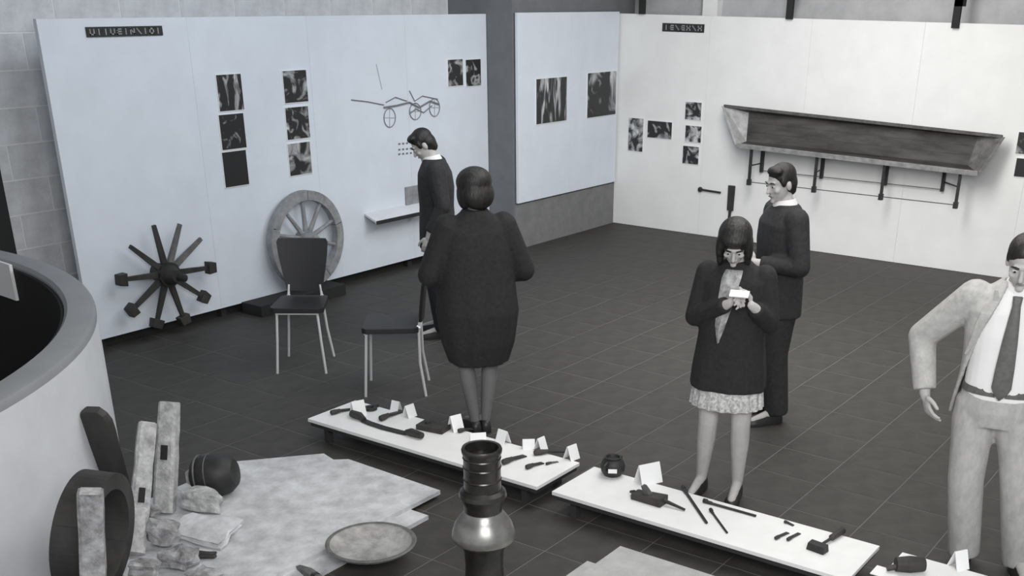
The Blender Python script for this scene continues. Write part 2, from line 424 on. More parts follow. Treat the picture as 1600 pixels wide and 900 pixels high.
for y in (225, 234, 241):
    for k in range(5):
        b = B(base); p = PY(624+k*6, y-k*.6, YL-.001); b.box((p.x-.016, YL-.0015, p.z-.009), (p.x+.016, YL, p.z+.009)); b.obj('word', 'ink', tl)
# ---------------- small ledge with a grey card on the left panel
p0, p1 = PY(581, 347, YL-.1), PY(665, 331, YL-.1)
zc = (p0.z+p1.z)/2; base = Vector(((p0.x+p1.x)/2, YL, zc))
t = thing('wall_ledge', 'pale sloping ledge fixed to the left panel in front of the reading man', 'ledge', base)
B(base).hexa([(p0.x, YL-.16, zc), (p1.x, YL-.16, zc), (p1.x, YL, zc+.06), (p0.x, YL, zc+.06), (p0.x, YL-.16, zc+.02), (p1.x, YL-.16, zc+.02), (p1.x, YL, zc+.08), (p0.x, YL, zc+.08)]).obj('sloping_board', 'plaster', t)
B(base).box((p0.x, YL-.175, zc-.012), (p1.x, YL-.16, zc+.022)).obj('front_lip', 'iron', t)
for x in (p0.x+.15, p1.x-.15): B(base).hexa([(x-.01, YL-.12, zc-.0), (x+.01, YL-.12, zc-.0), (x+.01, YL, zc-.1), (x-.01, YL, zc-.1), (x-.01, YL-.12, zc+.014), (x+.01, YL-.12, zc+.014), (x+.01, YL, zc+.06), (x-.01, YL, zc+.06)]).obj('bracket', 'plaster', t)
a, c = PY(633, 293, YL-.01), PY(668, 318, YL-.01)
one(B((a.x, YL-.012, c.z)).box((a.x, YL-.014, c.z), (c.x, YL, a.z)), 'text_card', 'wheel_grey', 'grey text card on the left panel above the sloping ledge', 'card')

# ================================================================== HUB WITH SPOKES, WHEEL
YH = YL-.13
hc = PY(261, 428, YH); base = Vector((hc.x, YL, hc.z-.5))
t = thing('wheel_hub', 'dark wooden wheel hub with ten spokes, six ending in felloe blocks, on the left panel', 'wheel hub', (hc.x, YH, .0))
org = (hc.x, YH, 0)
B(org).lathe([(.05, -.135), (.06, -.09), (.085, -.05), (.095, 0), (.085, .05), (.075, .09), (.072, .128)], (hc.x, YH, hc.z), (0, 1, 0), 24).obj('hub', 'dark_wood', t, True)
B(org).lathe([(.1, -.012), (.1, .012)], (hc.x, YH-.035, hc.z), (0, 1, 0), 24).obj('hub_band', 'iron', t)
B(org).lathe([(.035, 0), (.03, .06), (.0, .07)], (hc.x+.02, YH-.13, hc.z-.01), (.25, -1, -.1), 16).obj('axle_end', 'iron', t, True)
ends = [(203, 385, 0), (240, 352, 0), (281, 350, 0), (314, 373, 0), (328, 418, 1), (318, 464, 1), (287, 498, 1), (245, 504, 1), (207, 484, 1), (191, 437, 1)]
for i, (x, y, blk) in enumerate(ends):
    e = PY(x, y, YH); c = Vector((hc.x, YH, hc.z)); d = (e-c).normalized()
    L = (e-c).length; side = Vector((0, 1, 0)).cross(d)
    m = 'dark_wood' if i not in (2, 3) else 'mid_wood'
    b = B(org); R = []
    for u, w, dp in ((.05, .024, .02), (.35, .022, .016), (.75, .018, .014), (1, .015, .012)):
        p = c+d*(L*u); R.append([p+side*w+Vector((0, dp, 0)), p-side*w+Vector((0, dp, 0)), p-side*w-Vector((0, dp, 0)), p+side*w-Vector((0, dp, 0))])
    b.rings(R); sp = b.obj('spoke', m, t)
    if blk:
        Mx = Matrix((side, Vector((0, 1, 0)), d)).transposed()
        b = B(org); q = e-d*.03
        b.hexa([q+Mx@Vector(v) for v in ((-.052, -.035, -.0), (.052, -.035, 0), (.052, .035, 0), (-.052, .035, 0), (-.042, -.035, .075), (.042, -.035, .075), (.042, .035, .075), (-.042, .035, .075))])
        b.obj('felloe_block', 'dark_wood', sp, bevel=.006)
# wheel on a low black plinth
YW = YL-.09
wt, wb = PY(477, 297, YW), PY(477, 450, YW)
px0, px1 = PY(387, 470, YW).x, PY(520, 440, YW).x
zpl = .10
one(B(((px0+px1)/2, YL-.12, 0)).box((px0, YL-.26, 0), (px1, YL-.002, zpl)), 'plinth', 'recess_black', 'low black plinth under the pale spoked wheel', 'plinth', bevel=.004)
wr = (wt.z-zpl)/2; wc = Vector(((PY(415, 372, YW).x+PY(538, 372, YW).x)/2, YW, zpl+wr))
t = thing('wheel_exhibit', 'pale grey wooden cart wheel with ten spokes standing on the black plinth', 'wheel', (wc.x, YW, zpl))
org = (wc.x, YW, zpl)
NF = 5
for k in range(NF):
    b = B(org); R = []; n = 12
    for i in range(n+1):
        a = 2*PI*(k+(i/n)*.985+.2)/NF; d = Vector((math.cos(a), 0, math.sin(a)))
        R.append([wc+d*(wr-.004)+Vector((0, .035, 0)), wc+d*(wr-.004)-Vector((0, .035, 0)), wc+d*(wr-.085)-Vector((0, .035, 0)), wc+d*(wr-.085)+Vector((0, .035, 0))])
    b.rings(R).obj('felloe', 'wheel_grey', t)
b = B(org); R = []
for i in range(49):
    a = 2*PI*i/48; d = Vector((math.cos(a), 0, math.sin(a)))
    R.append([wc+d*wr+Vector((0, .032, 0)), wc+d*wr-Vector((0, .032, 0)), wc+d*(wr-.005)-Vector((0, .032, 0)), wc+d*(wr-.005)+Vector((0, .032, 0))])
b.rings(R, cap=False).obj('tyre', 'wheel_grey', t)
B(org).lathe([(.06, -.12), (.075, -.07), (.09, 0), (.075, .06), (.07, .085)], wc, (0, 1, 0), 24).obj('hub', 'wheel_grey', t, True)
B(org).lathe([(.03, 0), (.028, .02)], wc-Vector((0, .115, 0)), (0, -1, 0), 16).obj('axle_bore', 'recess_black', t)
for i in range(10):
    a = 2*PI*i/10+PI/2+.04; d = Vector((math.cos(a), 0, math.sin(a)))
    b = B(org); b.tube([wc+d*.07, wc+d*.2, wc+d*(wr-.08)], [.024, .02, .016], 8); b.obj('spoke', 'wheel_grey', t, True)

# ================================================================== TROUGH ON ITS RACK
Xf, Xt, Xb = XR-.36, XR-.20, XR-.10     # lower rim, upper rim, inner back
UL, UR, LR, LL = PX(1131, 166, Xt), PX(1566, 214, Xt), PX(1528, 270, Xf), PX(1152, 226, Xf)
iUL, iUR, iLR, iLL = PX(1170, 176, Xb), PX(1528, 214, Xb), PX(1512, 258, Xb-.08), PX(1166, 221, Xb-.08)
zb_ = LR.z
base = Vector((XR-.2, (UL.y+UR.y)/2, zb_-.1))
t = thing('wooden_trough', 'long dark wooden trough with flared ends, tilted open on the wall rack', 'trough', base)
def quadboard(a, c, d, e, n, th, name, m):
    n = Vector(n).normalized()*th
    B(base).hexa([a, c, d, e, a+n, c+n, d+n, e+n]).obj(name, m, t)
k3 = 3
for k in range(k3):
    u0, u1 = k/k3, (k+1)/k3-.004
    quadboard(iUL.lerp(iLL, u0), iUR.lerp(iLR, u0), iUR.lerp(iLR, u1), iUL.lerp(iLL, u1), (1, 0, -.2), .025, 'back_plank', 'trough_dark')
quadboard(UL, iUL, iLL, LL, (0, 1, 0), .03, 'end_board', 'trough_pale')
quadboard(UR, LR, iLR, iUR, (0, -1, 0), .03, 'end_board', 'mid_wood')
quadboard(UL, UR, iUR, iUL, (.2, 0, 1), .02, 'upper_board', 'trough_dark')
quadboard(LL, iLL, iLR, LR, (0, 0, -1), .03, 'lower_board', 'trough_dark')
dz = Vector((0, 0, .035)); dx = Vector((-.03, 0, 0))
B(base).hexa([LL-dz, LR-dz, LR-dz-dx*1.5, LL-dz-dx*1.5, LL+dz*.5+dx, LR+dz*.5+dx, LR+dz*.5, LL+dz*.5]).obj('lower_rim', 'trough_pale', t)
B(base).hexa([UL-Vector((0, 0, .012)), UR-Vector((0, 0, .012)), UR+Vector((.03, 0, -.012)), UL+Vector((.03, 0, -.012)), UL+Vector((-.01, 0, .014)), UR+Vector((-.01, 0, .014)), UR+Vector((.03, 0, .014)), UL+Vector((.03, 0, .014))]).obj('upper_rim', 'mid_wood', t)
# rack: eight short iron posts, two rails, wall arms
fx = [(1172, 244, 282), (1274, 254, 292), (1379, 264, 309), (1496, 278, 326)]
bx_ = [(1190, 246, 264), (1284, 253, 275), (1384, 264, 288), (1473, 274, 299)]
Xfp, Xbp = XR-.30, XR-.04
fb, bb = [], []
base = Vector((XR-.17, PX(1335, 290, XR-.2).y, .72))
t = thing('iron_rack', 'black iron wall rack of short posts and rails carrying the trough', 'rack', base)
zf = sum(PX(x, y2, Xfp).z for x, y1, y2 in fx)/4; zk = sum(PX(x, y2, Xbp).z for x, y1, y2 in bx_)/4
for (x, y1, y2) in fx:
    y = PX(x, (y1+y2)/2, Xfp).y; fb.append(y); u = (y-LL.y)/(LR.y-LL.y); ztop = LL.z+(LR.z-LL.z)*u-.035
    B(base).box((Xfp-.014, y-.014, zf-.03), (Xfp+.014, y+.014, ztop)).box((Xfp-.022, y-.022, zf-.035), (Xfp+.022, y+.022, zf+.03)).obj('post', 'iron', t)
for (x, y1, y2) in bx_:
    y = PX(x, (y1+y2)/2, Xbp).y; bb.append(y); u = (y-LL.y)/(LR.y-LL.y); ztop = LL.z+(LR.z-LL.z)*u+.02
    B(base).box((Xbp-.014, y-.014, zk-.02), (XR-.001, y+.014, ztop)).obj('post', 'iron', t)
B(base).tube([(Xfp, fb[0], zf), (Xfp, fb[-1], zf)], .005, 6).obj('rail', 'iron_pale', t)
B(base).tube([(Xbp, bb[0], zk), (Xbp, bb[-1], zk)], .004, 6).obj('rail', 'iron_pale', t)
for y, y_ in zip(fb, bb):
    B(base).tube([(Xfp, y, zf+.18), (XR-.03, y_, zf+.18)], .008, 6).obj('wall_arm', 'iron', t)
# paddle and peg hung on the right panel
a, c = PX(1143, 290, XR-.03), PX(1141, 350, XR-.03)
t = thing('wooden_paddle', 'dark wooden paddle hung blade up on the white panel behind the girl', 'paddle', (XR-.02, a.y, c.z))
h = a.z-c.z
B().hexa([(-.014, -.04, h*.35), (.012, -.04, h*.35), (.012, .04, h*.35), (-.014, .04, h*.35), (-.014, -.045, h), (.012, -.045, h), (.012, .045, h), (-.014, .045, h)]).obj('blade', 'dark_wood', t, bevel=.008)
B().tube([(0, 0, h*.36), (0, .01, 0), (0, .01, -.06)], [.018, .016, .016], 10).obj('handle', 'dark_wood', t, True)
a, c = PX(1094, 296, XR-.02), PX(1126, 301, XR-.02)
t = thing('wall_peg', 'thin dark rod with a knob fixed level on the white panel beside the paddle', 'rod', (XR-.02, a.y, a.z))
B().lathe([(.008, -.018), (.028, -.012), (.03, .0), (.028, .012), (.008, .02)], (0, 0, 0), (1, 0, 0), 14).obj('knob', 'iron', t, True)
B().tube([(0, -.02, 0), (0, c.y-a.y, c.z-a.z)], .012, 8).obj('rod', 'iron', t)

# ================================================================== ROUND PARAPET
t = thing('round_parapet', 'broad white round parapet wall with a black well inside', 'parapet', (DC.x, DC.y, 0))
def ringwall(r0, r1, z0, z1, name, m, bev=0):
    b = B(); n = 160; R = []
    for i in range(n):
        a = 2*PI*i/n; d = Vector((math.cos(a), math.sin(a), 0))
        if bev: R.append([d*r0+Vector((0, 0, z0)), d*r1+Vector((0, 0, z0)), d*r1+Vector((0, 0, z1-bev)), d*(r1-bev*.3)+Vector((0, 0, z1-bev*.3)), d*(r1-bev)+Vector((0, 0, z1)), d*(r0+bev)+Vector((0, 0, z1)), d*r0+Vector((0, 0, z1-bev))])
        else: R.append([d*r0+Vector((0, 0, z0)), d*r1+Vector((0, 0, z0)), d*r1+Vector((0, 0, z1)), d*r0+Vector((0, 0, z1))])
    R.append(R[0]); b.rings(R, cap=False); bmesh.ops.remove_doubles(b.bm, verts=b.bm.verts, dist=1e-5)
    return b.obj(name, m, t, True, angle=40)
ringwall(RI, RO, 0, DH-.05, 'wall_ring', 'plaster')
ringwall(RI, RO, DH-.05, DH, 'coping', 'coping_grey', .02)
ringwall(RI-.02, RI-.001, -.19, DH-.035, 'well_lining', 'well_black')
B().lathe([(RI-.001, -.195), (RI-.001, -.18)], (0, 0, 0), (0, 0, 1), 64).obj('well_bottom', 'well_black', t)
# white board hung inside the well on the far lining
def pxl(P): d = Vector(P)-CP; z = d.dot(fw); return CX+F*d.dot(r2)/z
ang = min((i*.002-.6 for i in range(600)), key=lambda a: abs(pxl((DC.x+(RI-.04)*math.cos(a), DC.y+(RI-.04)*math.sin(a), .9))-19))
b = B(); R = []
for i in range(9):
    a = ang+i*.02; d = Vector((math.cos(a), math.sin(a), 0)); rr = RI-.022
    R.append([d*rr+Vector((0, 0, .76)), d*(rr-.02)+Vector((0, 0, .76)), d*(rr-.02)+Vector((0, 0, DH)), d*rr+Vector((0, 0, DH))])
b.rings(R); o = b.obj('white_board', 'card_white'); o.location = (DC.x, DC.y, 0)
tag(o, 'white board hung inside the black well below the parapet rim', 'board')

# ================================================================== LOW DISPLAY TABLES
ZT = .15
TX0, TX1 = 4.845*(1-ZT/2.7), 5.305*(1-ZT/2.7)
tabs = [(5.455, 3.51, 'long low white display table crowded with folded cards, behind the turned metal vessel'),
        (3.40, 1.555, 'long low white display table with rods and a plane, in front of the girl'),
        (1.43, -.45, 'low white display table in front of the man in the light suit')]
TR = []
for ya, yb, lab in tabs:
    ya, yb = ya*(1-ZT/2.7), yb*(1-ZT/2.7); TR.append((ya, yb))
    base = Vector(((TX0+TX1)/2, (ya+yb)/2, 0))
    t = thing('display_table', lab, 'table', base)
    B(base).box((TX0, yb, ZT-.022), (TX1, ya, ZT)).obj('table_top', 'board_white', t, bevel=.002)
    B(base).box((TX0+.012, yb+.012, ZT-.05), (TX1-.012, ya-.012, ZT-.023)).obj('apron', 'board_edge', t)
    for x in (TX0+.06, TX1-.06):
        for y in (yb+.12, ya-.12): B(base).box((x-.02, y-.02, 0), (x+.02, y+.02, ZT-.05)).obj('leg', 'board_edge', t)
def tp(x, y): return PZ(x, y, ZT)
def card(x, y, w, h, label, rot=0., slab=False):
    w *= 1.25; h *= 1.3; p = tp(x, y); t = thing('label_card', label, 'card', (p.x, p.y, ZT), rot+YAW-PI/2, 'folded white label cards')
    for s in (-1, 1):
        B().hexa([(-w/2, s*h*.42, 0), (w/2, s*h*.42, 0), (w/2, s*h*.42-s*.004, 0), (-w/2, s*h*.42-s*.004, 0), (-w/2, s*.003, h), (w/2, s*.003, h), (w/2, 0, h), (-w/2, 0, h)]).obj('leaf', 'card_white', t)
    return t
for i, (x, y, w, h, r, lab) in enumerate([
    (560, 648, .07, .075, .6, 'white folded card at the parapet end of the crowded display table'),
    (619, 641, .05, .05, -.5, 'white folded card beside the slanting bar on the crowded display table'),
    (640, 650, .06, .06, .9, 'white folded card between the slanting bar and the dark block'),
    (712, 671, .065, .075, .7, 'white folded card just past the dark block on the crowded display table'),
    (747, 690, .08, .045, .2, 'white folded card lying low behind the turned metal vessel'),
    (786, 692, .06, .065, -.7, 'white folded card standing right beside the top of the metal vessel'),
    (826, 700, .06, .045, .1, 'small white folded card between the metal vessel and the last card'),
    (845, 702, .05, .06, .9, 'tall white folded card near the end of the crowded display table'),
    (893, 716, .06, .065, .8, 'white folded card on the end corner of the crowded display table'),
    (1013, 752, .11, .085, .5, 'large white folded card beside the dark iron pot on the rod table'),
    (1497, 886, .06, .07, .4, 'white folded card by the shoe of the man in the light suit')]):
    card(x, y, w, h, lab, r)
def along(name, label, cat, a, c, group=None):
    a, c = tp(*a), tp(*c); d = c-a; L = d.length
    return thing(name, label, cat, (a.x, a.y, ZT), math.atan2(d.y, d.x), group), L
def bar(a, c, w, h, label, name='iron_bar', cat='tool', m='iron', taper=1.):
    t, L = along(name, label, cat, a, c)
    hl = L*.42
    b = B(); b.lathe([(w*.30, 0), (w*.48, hl*.08), (w*.5, hl*.5), (w*.36, hl*.94), (w*.4, hl)], (0, 0, w*.5), (1, 0, 0), 10); b.obj('handle', 'dark_wood', t, True)
    B().hexa([(hl*.98, -w*.28, w*.5-h/2), (L, -w*.5*taper, .001), (L, w*.5*taper, .001), (hl*.98, w*.28, w*.5-h/2), (hl*.98, -w*.28, w*.5+h/2), (L, -w*.5*taper, h*.5), (L, w*.5*taper, h*.5), (hl*.98, w*.28, w*.5+h/2)]).obj('blade', m, t)
    return t
def rod(a, c, r, label, name='iron_rod', m='iron'):
    t, L = along(name, label, 'rod', a, c)
    B().tube([(0, 0, r), (L*.12, 0, r), (L*.14, 0, r*.75+.001), (L, 0, r*.75)], [r, r, r*.75, r*.7], 8).obj('shaft', m, t, True)
    B().lathe([(r*1.3, 0), (r*1.35, .018), (r, .025)], (-.012, 0, r*1.35), (1, 0, 0), 8).obj('end_collar', m, t)
    return t
bar((517, 649), (550, 640), .034, .014, 'short dark chisel at the parapet end of the crowded display table', 'chisel')
t, L = along('draw_knife', 'long curved dark drawknife along the front of the crowded display table', 'tool', (550, 652), (660, 687))
B().tube([(0, 0, .027), (L*.12, .0, .027), (L*.2, -.01, .017)], [.024, .026, .016], 10).obj('handle', 'dark_wood', t, True)
B().rings([[(x, y-.02, .004), (x, y+.02, .004), (x, y+.018, .016), (x, y-.02, .012)] for x, y in ((L*.18, -.01), (L*.3, -.02), (L*.5, -.022), (L*.7, -.01), (L*.8, 0))]).obj('blade', 'iron', t)
B().tube([(L*.78, 0, .017), (L*.85, .0, .027), (L, 0, .027)], [.016, .026, .02], 10).obj('handle', 'dark_wood', t, True)
bar((594, 659), (624, 645), .04, .016, 'dark slanting chisel between two cards on the crowded display table', 'chisel')
p = tp(579, 640); t = thing('iron_ring', 'small dark iron ring beside the card at the parapet end', 'ring', (p.x, p.y, ZT))
b = B(); R = []
for i in range(17):
    a = 2*PI*i/16; d = Vector((math.cos(a), math.sin(a), 0)); R.append([d*.045+Vector((0, 0, .002)), d*.02+Vector((0, 0, .002)), d*.022+Vector((0, 0, .018)), d*.043+Vector((0, 0, .018))])
b.rings(R, cap=False).obj('band', 'iron', t, True); B().box((.03, -.012, .0), (.07, .012, .02)).obj('lug', 'iron', t, bevel=.003)
t, L = along('wooden_block', 'dark oblong wooden block behind the cards on the crowded display table', 'block', (657, 667), (698, 675))
B().box((0, -.055, 0), (L, .055, .035)).obj('body', 'dark_wood', t, bevel=.005); B().tube([(L*.3, 0, .035), (L*.3, 0, .05)], .018, 10).obj('peg', 'dark_wood', t)
bar((716, 677), (738, 671), .03, .012, 'small dark gouge behind the top of the metal vessel', 'gouge')
bar((785, 727), (820, 713), .036, .015, 'dark chisel pointing away beside the metal vessel', 'chisel')
bar((834, 712), (884, 706), .036, .016, 'dark gouge along the back edge near the end of the crowded table', 'gouge')
bar((822, 734), (848, 724), .03, .012, 'short dark gouge near the front end of the crowded table', 'gouge')
bar((853, 727), (872, 722), .018, .008, 'tiny pale awl near the end of the crowded display table', 'awl', m='iron_pale')
# table two
p = tp(957, 742); t = thing('iron_pot', 'round dark iron pot with a white tag on the corner of the rod table', 'pot', (p.x, p.y, ZT))
B().lathe([(.03, 0), (.05, .004), (.068, .03), (.072, .06), (.062, .09), (.045, .105), (.05, .115), (.04, .115), (.035, .1)], n=24).obj('body', 'iron', t, True)
for s in (-1, 1): B().tube([(s*.068, 0, .05), (s*.09, 0, .06), (s*.09, 0, .085), (s*.06, 0, .095)], .008, 8).obj('lug', 'iron', t, True)
q = (CP-p); q.z = 0; q.normalize()
B().box((-.025, -.002, -.012), (.025, .002, .012)).obj('tag', 'card_white', t, loc=q*.076+Vector((0, 0, .055))).rotation_euler = (0, 0, math.atan2(q.x, -q.y))
t, L = along('wooden_plane', 'dark wooden hand plane with a thin handle on the rod table', 'plane', (986, 775), (1070, 799))
B().hexa([(.02, -.04, 0), (L*.62, -.045, 0), (L*.62, .045, 0), (.02, .04, 0), (.02, -.04, .035), (L*.62, -.045, .05), (L*.62, .045, .05), (.02, .04, .035)]).obj('stock', 'dark_wood', t, bevel=.006)
B().tube([(L*.6, 0, .03), (L*.8, 0, .02), (L, 0, .01)], [.012, .009, .007], 8).obj('handle', 'iron', t, True)
B().hexa([(.1, -.018, .03), (.14, -.018, .03), (.14, .018, .03), (.1, .018, .03), (.07, -.018, .085), (.085, -.018, .085), (.085, .018, .085), (.07, .018, .085)]).obj('plane_iron', 'iron_pale', t)
B().tube([(.02, .0, .03), (-.01, .01, .02)], [.012, .008], 8).obj('toe_knob', 'dark_wood', t)
rod((1068, 766), (1104, 819), .011, 'longer of two slanting iron rods on the rod table')
rod((1111, 800), (1136, 834), .008, 'shorter, thinner slanting iron rod on the rod table')
rod((1102, 786), (1181, 808), .010, 'iron rod lying along the back edge of the rod table')
bar((1225, 817), (1240, 822), .018, .008, 'tiny dark punch behind the pair of short bars', 'punch')
bar((1211, 844), (1231, 833), .020, .01, 'short dark punch, first of a parallel pair on the rod table', 'punch')
bar((1230, 846), (1249, 834), .020, .01, 'short dark punch, second of a parallel pair nearer the hammer', 'punch')
t, L = along('hammer', 'dark hammer with a square head at the far end of the rod table', 'hammer', (1277, 860), (1316, 834))
B().hexa([(-.03, -.05, 0), (.03, -.05, 0), (.03, .05, 0), (-.03, .05, 0), (-.025, -.05, .04), (.025, -.045, .04), (.025, .05, .04), (-.025, .045, .04)]).obj('head', 'iron', t, bevel=.005)
B().tube([(.02, 0, .02), (L*.5, 0, .018), (L*.55, 0, .02), (L, 0, .02)], [.008, .008, .017, .019], 10).obj('handle', 'dark_wood', t, True)
t, L = along('mallet', 'dark mallet on the table in front of the man in the light suit', 'mallet', (1436, 893), (1385, 893))
B().lathe([(.035, -.07), (.042, 0), (.035, .07)], (.05, 0, .04), (1, 0, 0), 14).obj('head', 'dark_wood', t, True)
B().tube([(.1, 0, .03), (L, 0, .016)], [.016, .013], 10).obj('handle', 'dark_wood', t, True)
p = tp(1374, 893)
one(B((p.x, p.y, ZT)).box((p.x-.05, p.y-.03, ZT), (p.x+.05, p.y+.03, ZT+.004)), 'flat_label', 'card_white', 'flat white label lying beside the mallet', 'card')

# ================================================================== FLOOR BOARDS, VESSEL, BOWL
def slab(name, pts, z0, z1, m, label, cat='board'):
    c = Vector((sum(p[0] for p in pts)/len(pts), sum(p[1] for p in pts)/len(pts), z0))
    return one(B(c).prism(pts, z0, z1), name, m, label, cat)
slab('floor_board', [(2.75, 3.74), (4.13, 3.74), (4.13, 4.7), (2.75, 4.7)], .0, .025, 'mottled', 'lower mottled pale board under the shallow bowl')
slab('floor_board', [(2.7, 3.87), (4.385, 3.87), (4.41, 4.63), (4.35, 4.70), (4.385, 4.82), (3.98, 5.16), (3.3, 5.12), (2.7, 4.85)], .025, .05, 'mottled', 'upper mottled pale board with a notched corner, strewn with timber')
slab('floor_board', [(3.3, 1.5), (4.2, 1.5), (4.2, 2.72), (3.3, 2.72)], 0, .025, 'grey_board', 'lower grey board on the floor before the rod table')
slab('floor_board', [(3.3, 1.45), (4.4, 1.45), (4.4, 2.645), (3.3, 2.645)], .025, .05, 'grey_board', 'upper grey board on the floor before the rod table')
# shallow bowl
p = PZ(581, 863, .05)
t = thing('wooden_bowl', 'shallow wide wooden bowl lying at the edge of the mottled boards', 'bowl', (p.x, p.y, .05))
prof = [(r_*1.13, z_) for r_, z_ in [(.07, .0), (.12, .006), (.185, .04), (.198, .055), (.203, .062), (.197, .066), (.188, .062), (.17, .044), (.12, .022), (.0, .016)]]
Mb = Matrix.Rotation(math.radians(0), 3, 'X')
B().lathe(prof, n=40, cap=False).obj('body', 'bowl_wood', t, True, angle=60)
B().lathe([(.075, -.0), (.078, .004), (.07, .006)], n=32).obj('foot_ring', 'dark_wood', t)
B().lathe([(.2243, .058), (.2328, .062), (.2237, .067), (.210, .064), (.2243, .058)], n=40, cap=False).obj('rim', 'mid_wood', t, True)
# turned metal vessel
p = PZ(758, 938, 0)
t = thing('metal_vessel', 'dark turned metal vessel with a cylindrical neck and shining flared shoulder', 'vessel', (p.x, p.y, 0))
B().lathe([(.13, 0), (.135, .02), (.115, .05), (.095, .12), (.09, .2), (.095, .28), (.115, .325)], n=40).obj('foot', 'bronze', t, True)
B().lathe([(.115, .32), (.148, .345), (.152, .36), (.148, .38), (.135, .42), (.112, .455), (.095, .475), (.09, .49)], n=40).obj('shoulder', 'bronze_highlight', t, True)
B().lathe([(.09, .485), (.092, .52), (.105, .55), (.112, .565), (.108, .585), (.092, .60)], n=40).obj('collar', 'bronze', t, True)
nk = B().lathe([(.088, .595), (.086, .62), (.086, .765), (.092, .78), (.094, .795), (.09, .805), (.078, .803), (.076, .755), (.0, .745)], n=40, cap=False).obj('neck', 'bronze', t, True)
for z in (.65, .71, .755): B().lathe([(.0865, z-.005), (.0895, z), (.0865, z+.005)], n=40, cap=False).obj('band', 'bronze', nk, True)
# small stake at the bottom of the boards
p = PZ(485, 905, .05)
t = thing('wooden_stake', 'short dark pointed stake lying on the mottled boards beside the bowl', 'stake', (p.x, p.y, .05), math.radians(75))
B().tube([(-.11, 0, .03), (.02, 0, .03), (.1, 0, .02), (.14, 0, .012)], [.03, .028, .018, .004], 7).obj('shaft', 'mid_wood', t)
B().lathe([(.032, -.01), (.032, .01)], (-.06, 0, .031), (1, 0, 0), 7).obj('binding', 'iron', t)

# ================================================================== TIMBER PILE BY THE PARAPET
# leaning rim
p = PZ(150, 850, .31)
dv = Vector((p.x-DC.x, p.y-DC.y)); nrm = dv.normalized()
cen = p.copy()
RW = .30; tw = .075
vv = (CP-cen); vv.z = 0; vv.normalize(); ss = Vector((-vv.y, vv.x, 0))
ax = (ss*.88 + vv*.44 + Vector((0, 0, -.12))).normalized()
q = Vector((0, 0, 1)).rotation_difference(ax).to_matrix()
low = min((q @ Vector((RW*math.cos(a), RW*math.sin(a), s*tw))).z for a in [i*PI/60 for i in range(120)] for s in (-1, 1))
cen.z = .052-low
t = thing('wooden_hoop', 'dark broad wooden wheel rim leaning against the white parapet', 'wheel rim', (cen.x, cen.y, .052))
for k in range(6):
    b = B((cen.x, cen.y, .052)); R = []
    for i in range(11):
        a = 2*PI*(k+i/10*.997)/6; d = Vector((math.cos(a), math.sin(a), 0)); z = Vector((0, 0, tw))
        R.append([cen+q@(d*RW+z), cen+q@(d*RW-z), cen+q@(d*(RW-.075)-z), cen+q@(d*(RW-.075)+z)])
    b.rings(R); b.obj('felloe', 'dark_wood', t)
def timber(name, label, top, ztop, bot, zbot, w, d, m, extra=None, yaw=0.):
    a, c = PZ(*bot, zbot), PZ(*top, ztop)
    ax = (c-a).normalized(); L = (c-a).length
    x = (rt - ax*rt.dot(ax)).normalized(); y = ax.cross(x)
    Rm = Matrix.Rotation(yaw, 3, ax); x = Rm@x; y = Rm@y
    t = thing(name, label, 'timber', (a.x, a.y, zbot))
    rnd = random.Random(len(label)); b = B(a); R = []
    for i in range(9):
        u = i/8; k = 1+rnd.uniform(-.07, .07); k2 = 1+rnd.uniform(-.07, .07)
        R.append([a+ax*L*u+x*(sx*w*k)+y*(sy*d*k2) for sx, sy in ((-1, -.7), (-.7, -1), (.7, -1), (1, -.7), (1, .7), (.7, 1), (-.7, 1), (-1, .7))])
    b.rings(R); o = b.obj('beam', m, t)
    # end grain cap and a mortise
    B(a).rings([[a+ax*(L+s_)+x*(sx*w*.8)+y*(sy*d*.8) for sx, sy in ((-1, -1), (1, -1), (1, 1), (-1, 1))] for s_ in (-.002, .004)]).obj('end_grain', 'pale_wood', t)
    if extra:
        pm = a+ax*L*extra - y*d*1.0
        B(a).hexa([pm+x*(-w*.35)+ax*-.04, pm+x*(w*.35)+ax*-.04, pm+x*(w*.35)+ax*.04, pm+x*(-w*.35)+ax*.04] + [v-y*.006 for v in (pm+x*(-w*.35)+ax*-.04, pm+x*(w*.35)+ax*-.04, pm+x*(w*.35)+ax*.04, pm+x*(-w*.35)+ax*.04)]).obj('mortise', 'recess_black', t)
    return t
timber('timber_post', 'taller pale squared post standing in the timber pile', (265, 629), .62, (257, 800), .052, .052, .045, 'pale_wood', .55)
timber('timber_post', 'shorter pale rounded post standing in the timber pile', (230, 662), .55, (214, 838), .052, .046, .04, 'pale_wood', .35, .5)
dfr = Vector((cen.x, cen.y)).length-.40      # stands on the camera side of the rim
def at_dist(px, py, dist): d = ray(px, py); return CP+d*(dist/Vector((d.x, d.y)).length)
zt_ = at_dist(141, 768, dfr).z
yb_ = min(range(850, 1300), key=lambda y: abs(at_dist(150, y, dfr).z))
timber('timber_post', 'thick pale post standing in front of the dark wheel rim', (141, 768), zt_, (150, yb_), 0, .050, .046, 'pale_wood_dirty', None, .3)
timber('timber_post', 'short pale stump between the wheel rim and the shorter post', (214, 797), .22, (210, 868), .052, .045, .045, 'pale_wood', None, .6)
